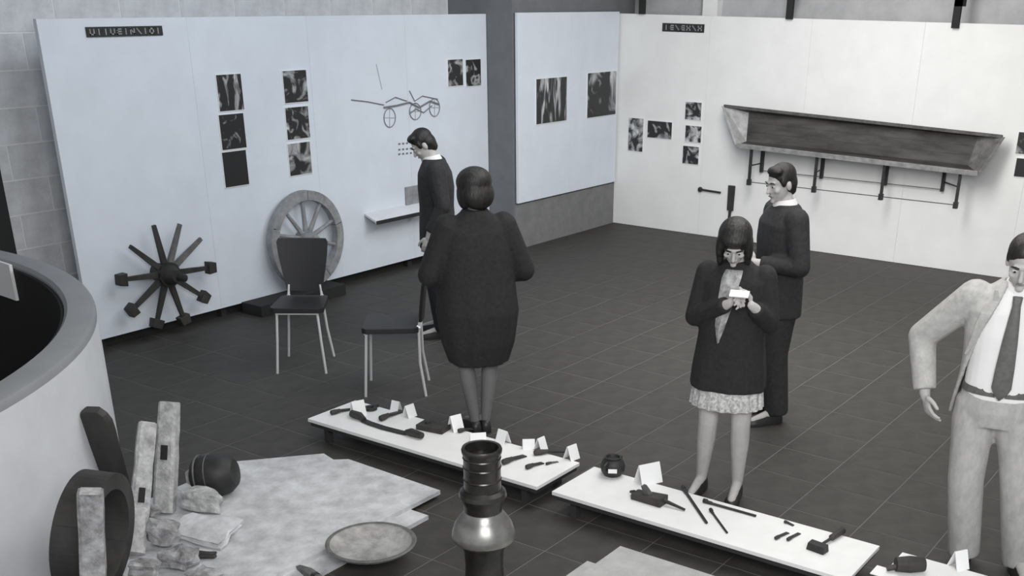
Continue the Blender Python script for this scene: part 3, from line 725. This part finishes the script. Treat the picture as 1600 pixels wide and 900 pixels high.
# dark rounded plank leaning on parapet
a, c = PZ(196, 790, .052), None
dirp = Vector((a.x-DC.x, a.y-DC.y)); 
cpx = PZ(126, 640, .70)
dv = Vector((cpx.x-DC.x, cpx.y-DC.y)); nr = dv.normalized()
if dv.length < RO+.06: cpx = Vector((DC.x+nr.x*(RO+.06), DC.y+nr.y*(RO+.06), cpx.z))
axp = (cpx-a).normalized(); L = (cpx-a).length; x = (rt-axp*rt.dot(axp)).normalized(); y = axp.cross(x)
t = thing('dark_paddle', 'dark broad plank with a rounded top leaning on the white parapet', 'plank', (a.x, a.y, .052))
b = B(a); R = []
for u, w in ((0, .06), (.3, .065), (.6, .075), (.8, .085), (.9, .085), (.96, .07), (1, .04)):
    R.append([a+axp*L*u+x*(sx*w)+y*(sy*.025) for sx, sy in ((-1, -.5), (-.8, -1), (.8, -1), (1, -.5), (1, .5), (.8, 1), (-.8, 1), (-1, .5))])
b.rings(R).obj('blade', 'dark_wood', t); B(a).tube([a+x*.06, a-x*.06], .028, 8).obj('cross_pin', 'dark_wood', t)
# rough chunks
def chunk(px, py, z, sx, sy, sz, label, m='pale_wood_dirty', rot=(0, 0, 0), seed=1):
    p = PZ(px, py, z); rnd = random.Random(seed)
    bm = bmesh.new(); bmesh.ops.create_cube(bm, size=2); bmesh.ops.subdivide_edges(bm, edges=bm.edges, cuts=3, use_grid_fill=True)
    ph = [rnd.uniform(0, 6) for _ in range(6)]
    Mr = Euler(rot).to_matrix()
    for v in bm.verts:
        n = v.co.normalized()*1.25; v.co = v.co.lerp(n, .35)
        k = 1+.14*math.sin(3.1*v.co.x+ph[0])*math.cos(2.7*v.co.y+ph[1])+.10*math.sin(4.3*v.co.z+ph[2]+2*v.co.x)+rnd.uniform(-.07, .07)
        v.co = Mr @ Vector((v.co.x*sx*k, v.co.y*sy*k, v.co.z*sz*k))
    lo = min(v.co.z for v in bm.verts)
    for v in bm.verts: v.co.z -= lo
    bb_ = B(); bb_.bm.free(); bb_.bm = bm
    o = bb_.obj('timber_chunk', m); o.location = (p.x, p.y, z); return tag(o, label, 'timber', None)
chunk(322, 838, .05, .10, .15, .02, 'flat pale slab of timber sloping down onto the mottled board', 'mottled', (.0, -.25, .25), 1)
chunk(318, 797, .05, .055, .10, .05, 'greyish squared chunk of timber in front of the dark basket', 'pale_wood', (.1, .1, .5), 2)
chunk(258, 852, .05, .045, .07, .055, 'lumpy pale chunk at the foot of the shorter post', 'pale_wood_dirty', (.3, .2, .9), 3)
chunk(284, 886, .05, .06, .07, .045, 'knobbly pale chunk with dark hollows at the front of the pile', 'pale_wood_dirty', (0, .2, .3), 4)
chunk(228, 906, .05, .05, .06, .045, 'broad rough chunk beside the thick post at the front of the pile', 'pale_wood_dirty', (.1, 0, .7), 5)
chunk(238, 818, .05, .03, .035, .045, 'small rough chunk wedged between the two upright posts', 'pale_wood_dirty', (.3, .5, .2), 6)
chunk(322, 872, .05, .02, .05, .016, 'small dark sliver lying on the mottled board by the pile', 'dark_wood', (0, 0, .6), 7)
chunk(318, 905, .05, .06, .06, .02, 'low dark-stained chunk at the very front of the pile', 'pale_wood_dirty', (0, .1, .1), 8)
# dark basket lying behind the pile
p = PZ(340, 772, .05)
t = thing('dark_basket', 'dark round basket lying on its side behind the timber pile', 'basket', (p.x, p.y, .05))
axb = Vector((rt.x, rt.y, .15)).normalized()
B().lathe([(.06, -.13), (.1, -.11), (.122, -.05), (.125, .02), (.11, .08), (.075, .12), (.0, .13)], (0, 0, .12), axb, 24).obj('body', 'iron', t, True)
for s in (-.08, -.02, .04): B().lathe([(.121-.2*abs(s)*(s > 0), s-.006), (.127-.2*abs(s)*(s > 0), s), (.121-.2*abs(s)*(s > 0), s+.006)], (0, 0, .12), axb, 24, cap=False).obj('hoop', 'iron_pale', t, True)
pm = Vector((0, 0, .12))-axb*.13
B().tube([pm+Vector((0, 0, .05)), pm-axb*.03+Vector((0, 0, .03)), pm-axb*.03-Vector((0, 0, .02)), pm-Vector((0, 0, .05))], .012, 8).obj('handle', 'pale_wood', t, True)

# ================================================================== CHAIRS
def chair(loc, rz, label):
    t = thing('chair', label, 'chair', loc, rz, 'black chairs with thin metal legs')
    sw, sd, sh = .20, .20, .49
    B().rings([[(x*sw, y*sd, z) for x, y in ((-1, -.85), (-.85, -1), (.85, -1), (1, -.85), (.9, .85), (.78, 1), (-.78, 1), (-.9, .85))] for z in (sh-.02, sh+.02)]).obj('seat', 'black_vinyl', t, bevel=.004)
    b = B(); R = []
    for z, w, y in ((sh+.05, .135, .2), (sh+.18, .16, .215), (sh+.32, .185, .235), (sh+.42, .195, .255), (sh+.445, .18, .26)):
        R.append([(x*w, y+dy-.03*(1-abs(x))*.8+.02*(1-abs(x)), z) for x, dy in ((-1, 0), (-.5, .012), (0, .016), (.5, .012), (1, 0), (1, .022), (.5, .034), (0, .038), (-.5, .034), (-1, .022))])
    b.rings(R).obj('backrest', 'black_vinyl', t, True, angle=50)
    for sx in (-1, 1):
        B().tube([(sx*.15, -.17, sh-.02), (sx*.165, -.185, sh*.5), (sx*.185, -.2, 0)], .010, 8).obj('leg', 'chrome', t, True)
        B().tube([(sx*.12, .215, sh+.1), (sx*.13, .2, sh-.0), (sx*.15, .2, sh*.5), (sx*.18, .235, 0)], .010, 8).obj('leg', 'chrome', t, True)
        B().lathe([(.016, -.012), (.016, .012)], (sx*.128, .2, sh+.01), (0, 1, 0), 10).obj('bolt', 'chrome', t)
    B().tube([(-.16, -.18, sh-.028), (.16, -.18, sh-.028)], .008, 8).obj('rail', 'chrome', t)
    B().tube([(-.15, .2, sh-.028), (.15, .2, sh-.028)], .008, 8).obj('rail', 'chrome', t)
    return t
def face_to(dx, dy): return math.atan2(dx, -dy)
chair((5.66, 6.33, 0), face_to(-.80, -.60), 'black chair with thin metal legs in front of the pale wheel')
chair((5.67, 5.40, 0), face_to(-.62, .80), 'black chair with thin metal legs beside the woman in the black coat')

# ================================================================== PEOPLE
def RX(a): return Matrix.Rotation(a, 3, 'X')
def RZ(a): return Matrix.Rotation(a, 3, 'Z')
def torso(b, rings, n=28, p=2.4, fold=0., fk=9, fz=1.1):
    R = []; n = 90 if fold else n
    for z, cx, cy, rx, ry in rings:
        r = []
        for i in range(n):
            a = 2*PI*i/n; sx, sy = math.sin(a), -math.cos(a)
            k = (abs(sx)**p+abs(sy)**p)**(-1/p)
            k *= 1+fold*max(0, fz-z)*(math.sin(fk*a)+.6*math.sin((fk+4)*a+1.3))
            r.append((cx+rx*sx*k, cy+ry*sy*k, z))
        R.append(r)
    return b.rings(R)
def shell(b, rings, th=.022, n=30, p=2.4):
    """open-fronted garment: rings (z, cx, cy, rx, ry, gap right side, gap left side)"""
    R = []
    for z, cx, cy, rx, ry, g0, g1 in rings:
        out, inn = [], []
        for i in range(n+1):
            a = g1+(2*PI-g0-g1)*i/n; sx, sy = math.sin(a), -math.cos(a)
            k = (abs(sx)**p+abs(sy)**p)**(-1/p)
            out.append((cx+rx*sx*k, cy+ry*sy*k, z)); inn.append((cx+(rx-th)*sx*k, cy+(ry-th)*sy*k, z))
        R.append(out+inn[::-1])
    return b.rings(R)
def hand(b, w, f, n, lat, curl=.35, spread=.021):
    w, f, n, lat = Vector(w), Vector(f).normalized(), Vector(n).normalized(), Vector(lat).normalized()
    Mh = Matrix((lat, n, f)).transposed()
    b.ell(w+f*.05, (.041, .016, .052), Mh); b.ell(w+f*.075, (.042, .014, .03), Mh); b.cap(w-f*.03, w+f*.02, .026, .024)
    for i, L in enumerate((.068, .078, .073, .058)):
        p = w+f*(.088-.004*abs(i-1))+lat*((1.5-i)*spread); d = f.copy(); ang = curl*(1+.12*i)
        for k, sg in enumerate((.45, .3, .25)):
            d = (d*math.cos(ang)+n*math.sin(ang)).normalized(); nn = (n*math.cos(ang)-f*math.sin(ang))
            q = p+d*L*sg; b.cap(p, q, .0098-.0008*k, .0092-.0008*k); p = q
            f2 = d; 
    p = w+f*.03+lat*.034; q = p+(f*.65+lat*.6+n*.25).normalized()*.045; r = q+(f*.9+lat*.15+n*.3).normalized()*.034
    b.cap(p, q, .0135, .0115); b.cap(q, r, .0112, .0095)
class Person:
    def __init__(s, label, px, H, d, hc=(0, -.03, 1.615), pitch=.2, yaw=0., neck=(0, .015, 1.46)):
        p = PZ(*px, 0) if len(px) == 2 else Vector(px)
        s.t = thing('person', label, 'person', (p.x, p.y, 0), face_to(*d)); s.t.scale = (H/1.74,)*3
        s.hc, s.Mh, s.neck = Vector(hc), RZ(yaw) @ RX(pitch), Vector(neck)
        s.b = B()
    def h(s, x, y, z): return s.hc+s.Mh @ Vector((x, y, z))
    def head(s, f=1.):
        b, M = s.b, s.Mh
        b.ell(s.h(0, .012, .028), (.073*f, .092*f, .086), M, 3); b.ell(s.h(0, -.02, -.03), (.061*f, .068*f, .085), M, 3)
        b.ell(s.h(0, -.036, -.078), (.044*f, .046*f, .036), M); b.ell(s.h(0, -.076, -.098), (.02, .014, .014), M)
        b.cap(s.h(0, -.086, .004), s.h(0, -.104, -.034), .008, .0125); b.ell(s.h(0, -.078, .022), (.05, .014, .011), M)
        for e in (-1, 1):
            b.ell(s.h(e*.074*f, .012, -.012), (.010, .020, .032), M); b.ell(s.h(e*.04, -.062, -.03), (.02, .018, .018), M)
        b.ell(s.h(0, -.082, -.062), (.022, .009, .0075), M)
        b.cap(s.neck, s.h(0, .02, -.07), .058*f, .052*f)
    def face(s):
        for e in (-1, 1):
            o = B().ell(s.h(e*.031, -.079, .002), (.0135, .008, .0075), s.Mh).obj('eye', 'eye_white', s.t, True, angle=180)
            B().ell(s.h(e*.031, -.0865, .001), (.006, .003, .006), s.Mh).obj('iris', 'recess_black', o, True, angle=180)
            B().tube([s.h(e*.014, -.092, .022), s.h(e*.034, -.09, .028), s.h(e*.05, -.078, .022)], [.004, .005, .003], 6).obj('eyebrow', 'hair_dark', s.t, True)
        B().ell(s.h(0, -.089, -.062), (.021, .004, .006), s.Mh).obj('mouth', 'lip', s.t, True, angle=180)
    def limbs(s, sh, el, wr, hip, kn, an, toe, leg=(.085, .055, .056, .036), fem=False):
        b = s.b
        torso(b, [(.86, 0, 0, .15, .10), (.98, 0, 0, .155, .105), (1.1, 0, 0, .135, .095), (1.25, 0, 0, .155, .105), (1.38, 0, 0, .16, .095), (1.45, 0, .01, .10, .07)])
        for i in (0, 1):
            if sh: b.cap(sh[i], el[i], .05, .042); b.cap(el[i], wr[i], .042, .027)
            K, A = Vector(kn[i]), Vector(an[i])
            b.cap(hip[i], K, leg[0], leg[1]); m = K.lerp(A, .32)+Vector((0, .012, 0)); b.cap(K, m, leg[1], leg[2]); b.cap(m, A, leg[2], leg[3])
            b.cap(A, Vector(toe[i])+Vector((0, 0, .004)), leg[3]*.95, .026)
    def body(s, m='skin', vox=.0065): return s.b.voxel('body', m, s.t, vox, 3, .45)
    def shoes(s, an, toe, m='shoe', r=.043, heel=0.):
        for i in (0, 1):
            A, Tt = Vector(an[i]), Vector(toe[i]); d = Tt-A; d.z = 0; d.normalize(); A0 = Vector((A.x, A.y, 0)); lat = Vector((-d.y, d.x, 0)); L = (Vector((Tt.x, Tt.y, 0))-A0).length
            R = []
            for u, w, h in ((-.055, .022, .05), (-.04, .034, .085), (0, .038, .092), (.05, .038, .075), (L*.6, .043, .058), (L*.85, .045, .05), (L+.02, .036, .04), (L+.045, .016, .028)):
                c = A0+d*u; R.append([c+lat*w, c+lat*w+Vector((0, 0, h*.45)), c+lat*w*.72+Vector((0, 0, h)), c-lat*w*.72+Vector((0, 0, h)), c-lat*w+Vector((0, 0, h*.45)), c-lat*w])
            B().rings(R).obj('shoe', m, s.t, True, angle=60)
    def short_hair(s, m='hair_dark', recede=0.):
        b = B(); M = s.Mh
        b.ell(s.h(0, .020, .045), (.081, .094, .083), M, 3); b.ell(s.h(0, .048, -.005), (.077, .066, .078), M, 3)
        b.ell(s.h(.01, -.040+recede, .090), (.062, .045, .030), M, 3); b.ell(s.h(0, .06, -.05), (.06, .045, .05), M)
        for e in (-1, 1): b.ell(s.h(e*.070, -.022+recede*.5, .02), (.013, .022, .035), M)
        b.voxel('hair', m, s.t, .007, 4, .5)
    def collar(s, m='shirt', r=.066):
        a = s.neck; d = (s.h(0, .02, -.07)-a).normalized()
        B().lathe([(r+.018, -.02), (r+.012, .012), (r+.004, .034), (r-.004, .034), (r, -.02)], a+d*.012, d, 24, cap=False).obj('collar', m, s.t, True, angle=60)
def sleeves(b, sh, el, wr, r=(.082, .066, .062, .05), cut=.03):
    for i in (0, 1):
        S_, E_, W_ = Vector(sh[i]), Vector(el[i]), Vector(wr[i]); W2 = W_-(W_-E_).normalized()*cut
        b.cap(S_, E_, r[0], r[1]); b.ell(E_, (r[2]*1.04,)*3); b.tube([E_, E_.lerp(W2, .5), W2], [r[2], (r[2]+r[3])/2, r[3]], 16)
def trousers(b, hip, kn, an, r=(.115, .092, .082), top=1.0, hem=.07):
    torso(b, [(.80, 0, .0, .15, .115), (.88, 0, 0, .185, .13), (.95, 0, 0, .178, .125), (top, 0, 0, .168, .118)])
    for i in (0, 1):
        h, k, a = Vector(hip[i]), Vector(kn[i]), Vector(an[i]); a2 = Vector((a.x, a.y+.012, hem))
        b.tube([h+Vector((0, 0, .06)), h-Vector((0, 0, .06)), h.lerp(k, .5), k, k.lerp(a2, .5), a2], [r[0]*.95, r[0], (r[0]+r[1])/2, r[1], (r[1]+r[2])/2, r[2]], 20)

SH = [(-.185, .01, 1.405), (.185, .01, 1.405)]
# ---------- man in the light suit, hand on hip, right edge
P = Person('man in an open light grey suit, white shirt and dark tie, elbow out, looking down', (1512, 884), 1.745, (-1, -.22), (-.0, -.055, 1.60), .42, -.05, (0, .0, 1.455))
el = [(-.405, .10, 1.16), (.405, .10, 1.16)]; wr = [(-.345, .0, .90), (.345, .0, .90)]
hip = [(-.098, 0, .86), (.098, 0, .86)]; kn = [(-.085, -.02, .49), (.165, -.02, .49)]; an = [(-.03, .02, .085), (.235, .02, .085)]; toe = [(-.07, -.15, .03), (.285, -.15, .03)]
P.limbs(SH, el, wr, hip, kn, an, toe); P.head()
for i, sx in ((0, -1), (1, 1)):
    f = Vector(wr[i])-Vector(el[i]); f = (f.normalized()+Vector((-sx*.22, -.12, -.2))).normalized()
    n = Vector((-sx*.9, .35, 0)); n = (n-f*n.dot(f)).normalized(); lat = f.cross(n); lat = lat if lat.y < 0 else -lat
    hand(P.b, wr[i], f, n, lat, .38)
P.body(); P.face(); P.short_hair(recede=.055)
b = B(); torso(b, [(.93, 0, 0, .172, .125), (1.02, 0, -.004, .172, .128), (1.12, 0, -.006, .172, .126), (1.25, 0, -.004, .182, .128), (1.36, 0, 0, .185, .115), (1.43, 0, .005, .14, .09), (1.475, 0, .005, .072, .066)]); b.voxel('shirt', 'shirt', P.t, .009, 4)
P.collar(r=.06)
b = B(); R = []
for z, y, w, th in ((1.445, -.088, .022, .018), (1.405, -.112, .019, .014), (1.36, -.127, .024, .010), (1.25, -.142, .034, .009), (1.12, -.144, .042, .009), (1.02, -.144, .045, .009), (.985, -.143, .03, .009), (.96, -.142, .004, .008)):
    R.append([(-w, y, z), (-w*.6, y-th, z), (w*.6, y-th, z), (w, y, z), (w*.6, y+th, z), (-w*.6, y+th, z)])
b.rings(R).obj('tie', 'tie', P.t, True, angle=60)
b = B(); shell(b, [(.80, 0, .03, .23, .15, 1.75, 1.75), (.92, 0, .02, .215, .150, 1.55, 1.55), (1.02, 0, .008, .202, .148, 1.30, 1.30), (1.12, 0, .0, .200, .146, 1.02, 1.02), (1.25, 0, 0, .212, .150, .70, .70), (1.36, 0, 0, .218, .140, .46, .46), (1.43, 0, .006, .180, .112, .40, .40), (1.475, 0, .01, .115, .088, .50, .50), (1.50, 0, .014, .084, .076, .75, .75)])
sleeves(b, SH, el, wr, (.085, .07, .068, .056), .02); b.voxel('jacket', 'cloth_light', P.t, .0085, 5)
for s_ in (-1, 1):   # lapels
    b = B(); R = []
    for z, g, w in ((1.47, .52, .02), (1.42, .42, .05), (1.36, .47, .07), (1.30, .60, .055), (1.22, .76, .03), (1.15, .95, .008)):
        rx, ry = (.224, .152) if z < 1.33 else (.222, .145) if z < 1.4 else (.185, .118)
        a0, a1 = g*1.0, g+w*3.4
        def pt(a, k): return (s_*rx*math.sin(a)*k*.98, -ry*math.cos(a)*k*1.02, z)
        R.append([pt(a0, 1.0), pt(a1, 1.0), pt(a1, 1.05), pt(a0, 1.05)])
    b.rings(R).obj('lapel', 'cloth_light', P.t)
b = B(); trousers(b, hip, kn, an, (.104, .088, .080), 1.0, .055); b.voxel('trousers', 'cloth_trouser', P.t, .010, 4)
b = B(); torso(b, [(.965, 0, 0, .180, .129), (1.0, 0, 0, .178, .129)]); b.obj('belt', 'tie', P.t)
B().box((-.022, -.140, .968), (.022, -.126, .998)).obj('buckle', 'chrome', P.t, bevel=.003)
P.shoes(an, toe)

# ---------- girl reading, dark coat over a light skirt
P = Person('young woman in a dark coat and light skirt, head bowed, holding a white paper', (1124, 771), 1.64, (-.97, -.30), (-.01, -.075, 1.585), .60, .12, (0, -.005, 1.45))
SHw = [(-.165, .01, 1.39), (.165, .01, 1.39)]
el = [(-.22, -.03, 1.13), (.22, -.03, 1.13)]; wr = [(.0, -.205, 1.27), (.14, -.19, 1.26)]
hip = [(-.09, 0, .86), (.09, 0, .86)]; kn = [(-.10, -.02, .49), (.10, -.02, .49)]; an = [(-.125, .02, .085), (.105, .0, .085)]; toe = [(-.155, -.13, .03), (.10, -.16, .03)]
P.limbs(SHw, el, wr, hip, kn, an, toe, (.085, .060, .058, .034)); P.head(.93)
hand(P.b, wr[0], (.6, -.45, .6), (.2, -.5, -.6), (0, .3, .9), .45); hand(P.b, wr[1], (-.6, -.5, .55), (-.2, -.5, -.6), (0, .3, .9), .45)
P.body('skin'); P.face()
b = B(); M = P.Mh
b.ell(P.h(0, .025, .045), (.098, .108, .092), M, 3); b.ell(P.h(0, .055, -.03), (.098, .075, .10), M, 3)
for e in (-1, 1): b.ell(P.h(e*.082, -.005, -.03), (.026, .06, .10), M); b.ell(P.h(e*.078, -.02, -.10), (.022, .045, .05), M)
b.ell(P.h(0, -.055, .068), (.07, .04, .036), M); b.voxel('hair', 'hair_dark', P.t, .008, 4)
b = B(); torso(b, [(.715, 0, 0, .228, .170), (.82, 0, 0, .222, .166), (1.0, 0, 0, .20, .15), (1.12, 0, 0, .188, .138), (1.25, 0, 0, .192, .135), (1.36, 0, 0, .185, .118), (1.43, 0, .005, .13, .088), (1.475, 0, .005, .075, .07)], fold=.06, fk=7)
sleeves(b, SHw, el, wr, (.072, .06, .058, .048), .025); b.voxel('coat', 'cloth_black', P.t, .009, 5)
b = B(); R = []
for z, k in ((.82, .92), (.72, .97), (.60, 1.03), (.595, .98)):
    R.append([((.215+.006*math.cos(18*2*PI*i/144))*k*math.sin(2*PI*i/144), -(.158+.006*math.cos(18*2*PI*i/144))*k*math.cos(2*PI*i/144), z) for i in range(144)])
b.rings(R).obj('skirt', 'skirt', P.t, True, angle=60)
b = B(); R = []
for z, y, w, x in ((1.435, -.095, .05, 0), (1.39, -.128, .055, -.01), (1.32, -.150, .05, -.02), (1.22, -.158, .042, -.035), (1.12, -.160, .03, -.05), (1.02, -.160, .008, -.055)):
    R.append([(x-w, y+.02, z), (x, y-.014, z), (x+w, y+.02, z), (x, y+.03, z)])
b.rings(R).obj('scarf', 'scarf', P.t, True, angle=60)
P.shoes(an, toe, 'shoe')
pp = B().box((-.05, -.003, -.028), (.05, .003, .028)).obj('paper', 'card_white'); 
wp = P.t.matrix_basis @ Vector((.07, -.30, 1.355)); pp.location = wp; pp.rotation_euler = (math.radians(-68), 0, P.t.rotation_euler.z)
tag(pp, 'small white paper held by the young woman in the dark coat', 'paper')

# ---------- person in a dark suit behind her, in profile
P = Person('dark-suited person with short hair in profile behind the young woman', (1196, 652), 1.73, (-.62, .60), (0, -.045, 1.61), .22, .25, (0, .0, 1.46))
el = [(-.27, .03, 1.12), (.27, .03, 1.12)]; wr = [(-.17, -.2, 1.08), (.13, -.22, 1.13)]
hip = [(-.095, 0, .88), (.095, 0, .88)]; kn = [(-.10, -.02, .49), (.10, -.02, .49)]; an = [(-.11, .02, .085), (.11, .02, .085)]; toe = [(-.14, -.15, .03), (.14, -.15, .03)]
P.limbs(SH, el, wr, hip, kn, an, toe); P.head()
hand(P.b, wr[0], (.6, -.7, .2), (.5, .2, -.6), (0, .4, .9), .5); hand(P.b, wr[1], (-.6, -.7, .25), (-.5, .2, -.6), (0, .4, .9), .5)
P.body(); P.face(); P.short_hair(); P.collar('shirt')
b = B(); torso(b, [(.76, 0, 0, .215, .155), (.95, 0, 0, .205, .15), (1.1, 0, 0, .196, .142), (1.25, 0, 0, .214, .15), (1.36, 0, 0, .22, .14), (1.43, 0, .006, .175, .108), (1.48, 0, .01, .09, .08)]); sleeves(b, SH, el, wr); b.voxel('jacket', 'cloth_suit', P.t, .010, 5)
b = B(); trousers(b, hip, kn, an); b.voxel('trousers', 'cloth_suit', P.t, .011, 4); P.shoes(an, toe)
pp = B().box((-.035, -.006, -.05), (.035, .006, .05)).obj('folded_leaflet', 'card_white')
pp.location = P.t.matrix_basis @ Vector((.02, -.31, 1.17)); pp.rotation_euler = (math.radians(-40), .2, P.t.rotation_euler.z)
tag(pp, 'small folded white leaflet held by the dark-suited person in profile', 'leaflet')

# ---------- man bending towards the left panel
P = Person('dark-haired man in a dark suit and white collar, bowed towards the ledge on the panel', (690, 522), 1.72, (-.55, .70), (0, -.095, 1.58), .62, .10, (0, -.02, 1.45))
el = [(-.245, .06, 1.13), (.245, .06, 1.13)]; wr = [(-.24, -.06, .90), (.24, -.06, .90)]
P.limbs(SH, el, wr, hip, kn, an, toe); P.head()
for i, sx in ((0, -1), (1, 1)): hand(P.b, wr[i], (0, -.25, -.95), (-sx, 0, 0), (0, -1, 0), .35)
P.body(); P.face(); P.short_hair(); P.collar('shirt')
b = B(); torso(b, [(.76, 0, 0, .215, .155), (.95, 0, 0, .205, .15), (1.1, 0, 0, .196, .142), (1.25, 0, 0, .214, .15), (1.36, 0, -.005, .22, .14), (1.43, 0, -.006, .175, .108), (1.475, 0, -.012, .09, .08)]); sleeves(b, SH, el, wr); b.voxel('jacket', 'cloth_suit', P.t, .010, 5)
b = B(); trousers(b, hip, kn, an); b.voxel('trousers', 'cloth_suit', P.t, .011, 4); P.shoes(an, toe)

# ---------- woman in the black coat, back to the room
P = Person('woman in a wide black coat with full dark hair, seen from behind', (750, 672), 1.70, (.62, .78), (0, -.03, 1.60), .25, .3, (0, .01, 1.45))
el = [(-.31, .02, 1.10), (.31, .02, 1.10)]; wr = [(-.15, -.22, 1.03), (.15, -.22, 1.03)]
an2 = [(-.035, .02, .085), (.04, .03, .085)]; toe2 = [(-.05, -.15, .03), (.06, -.14, .03)]; kn2 = [(-.085, -.02, .49), (.085, -.02, .49)]
P.limbs([(-.18, .01, 1.395), (.18, .01, 1.395)], el, wr, hip, kn2, an2, toe2, (.085, .056, .055, .033)); P.head(.94)
hand(P.b, wr[0], (.8, -.5, -.2), (.1, .4, -.8), (0, .8, .5), .5); hand(P.b, wr[1], (-.8, -.5, -.2), (-.1, .4, -.8), (0, .8, .5), .5)
P.body('stocking_dark'); P.face()
b = B(); M = P.Mh; b.ell(P.h(0, .025, .06), (.115, .118, .095), M, 3); b.ell(P.h(0, .06, -.02), (.11, .075, .10), M, 3)
for e in (-1, 1): b.ell(P.h(e*.085, .005, -.02), (.03, .06, .085), M)
b.voxel('hair', 'hair_dark', P.t, .009, 4)
b = B(); torso(b, [(.50, 0, 0, .19, .165), (.64, 0, 0, .235, .195), (.85, 0, 0, .268, .21), (1.05, 0, 0, .25, .18), (1.25, 0, 0, .235, .155), (1.36, 0, 0, .225, .135), (1.43, 0, .006, .17, .105), (1.48, 0, .012, .095, .088), (1.50, 0, .012, .085, .08)], fold=.06)
sleeves(b, [(-.18, .01, 1.395), (.18, .01, 1.395)], el, wr, (.088, .078, .075, .062), .02); b.voxel('coat', 'cloth_black', P.t, .010, 5)
P.shoes(an2, toe2)
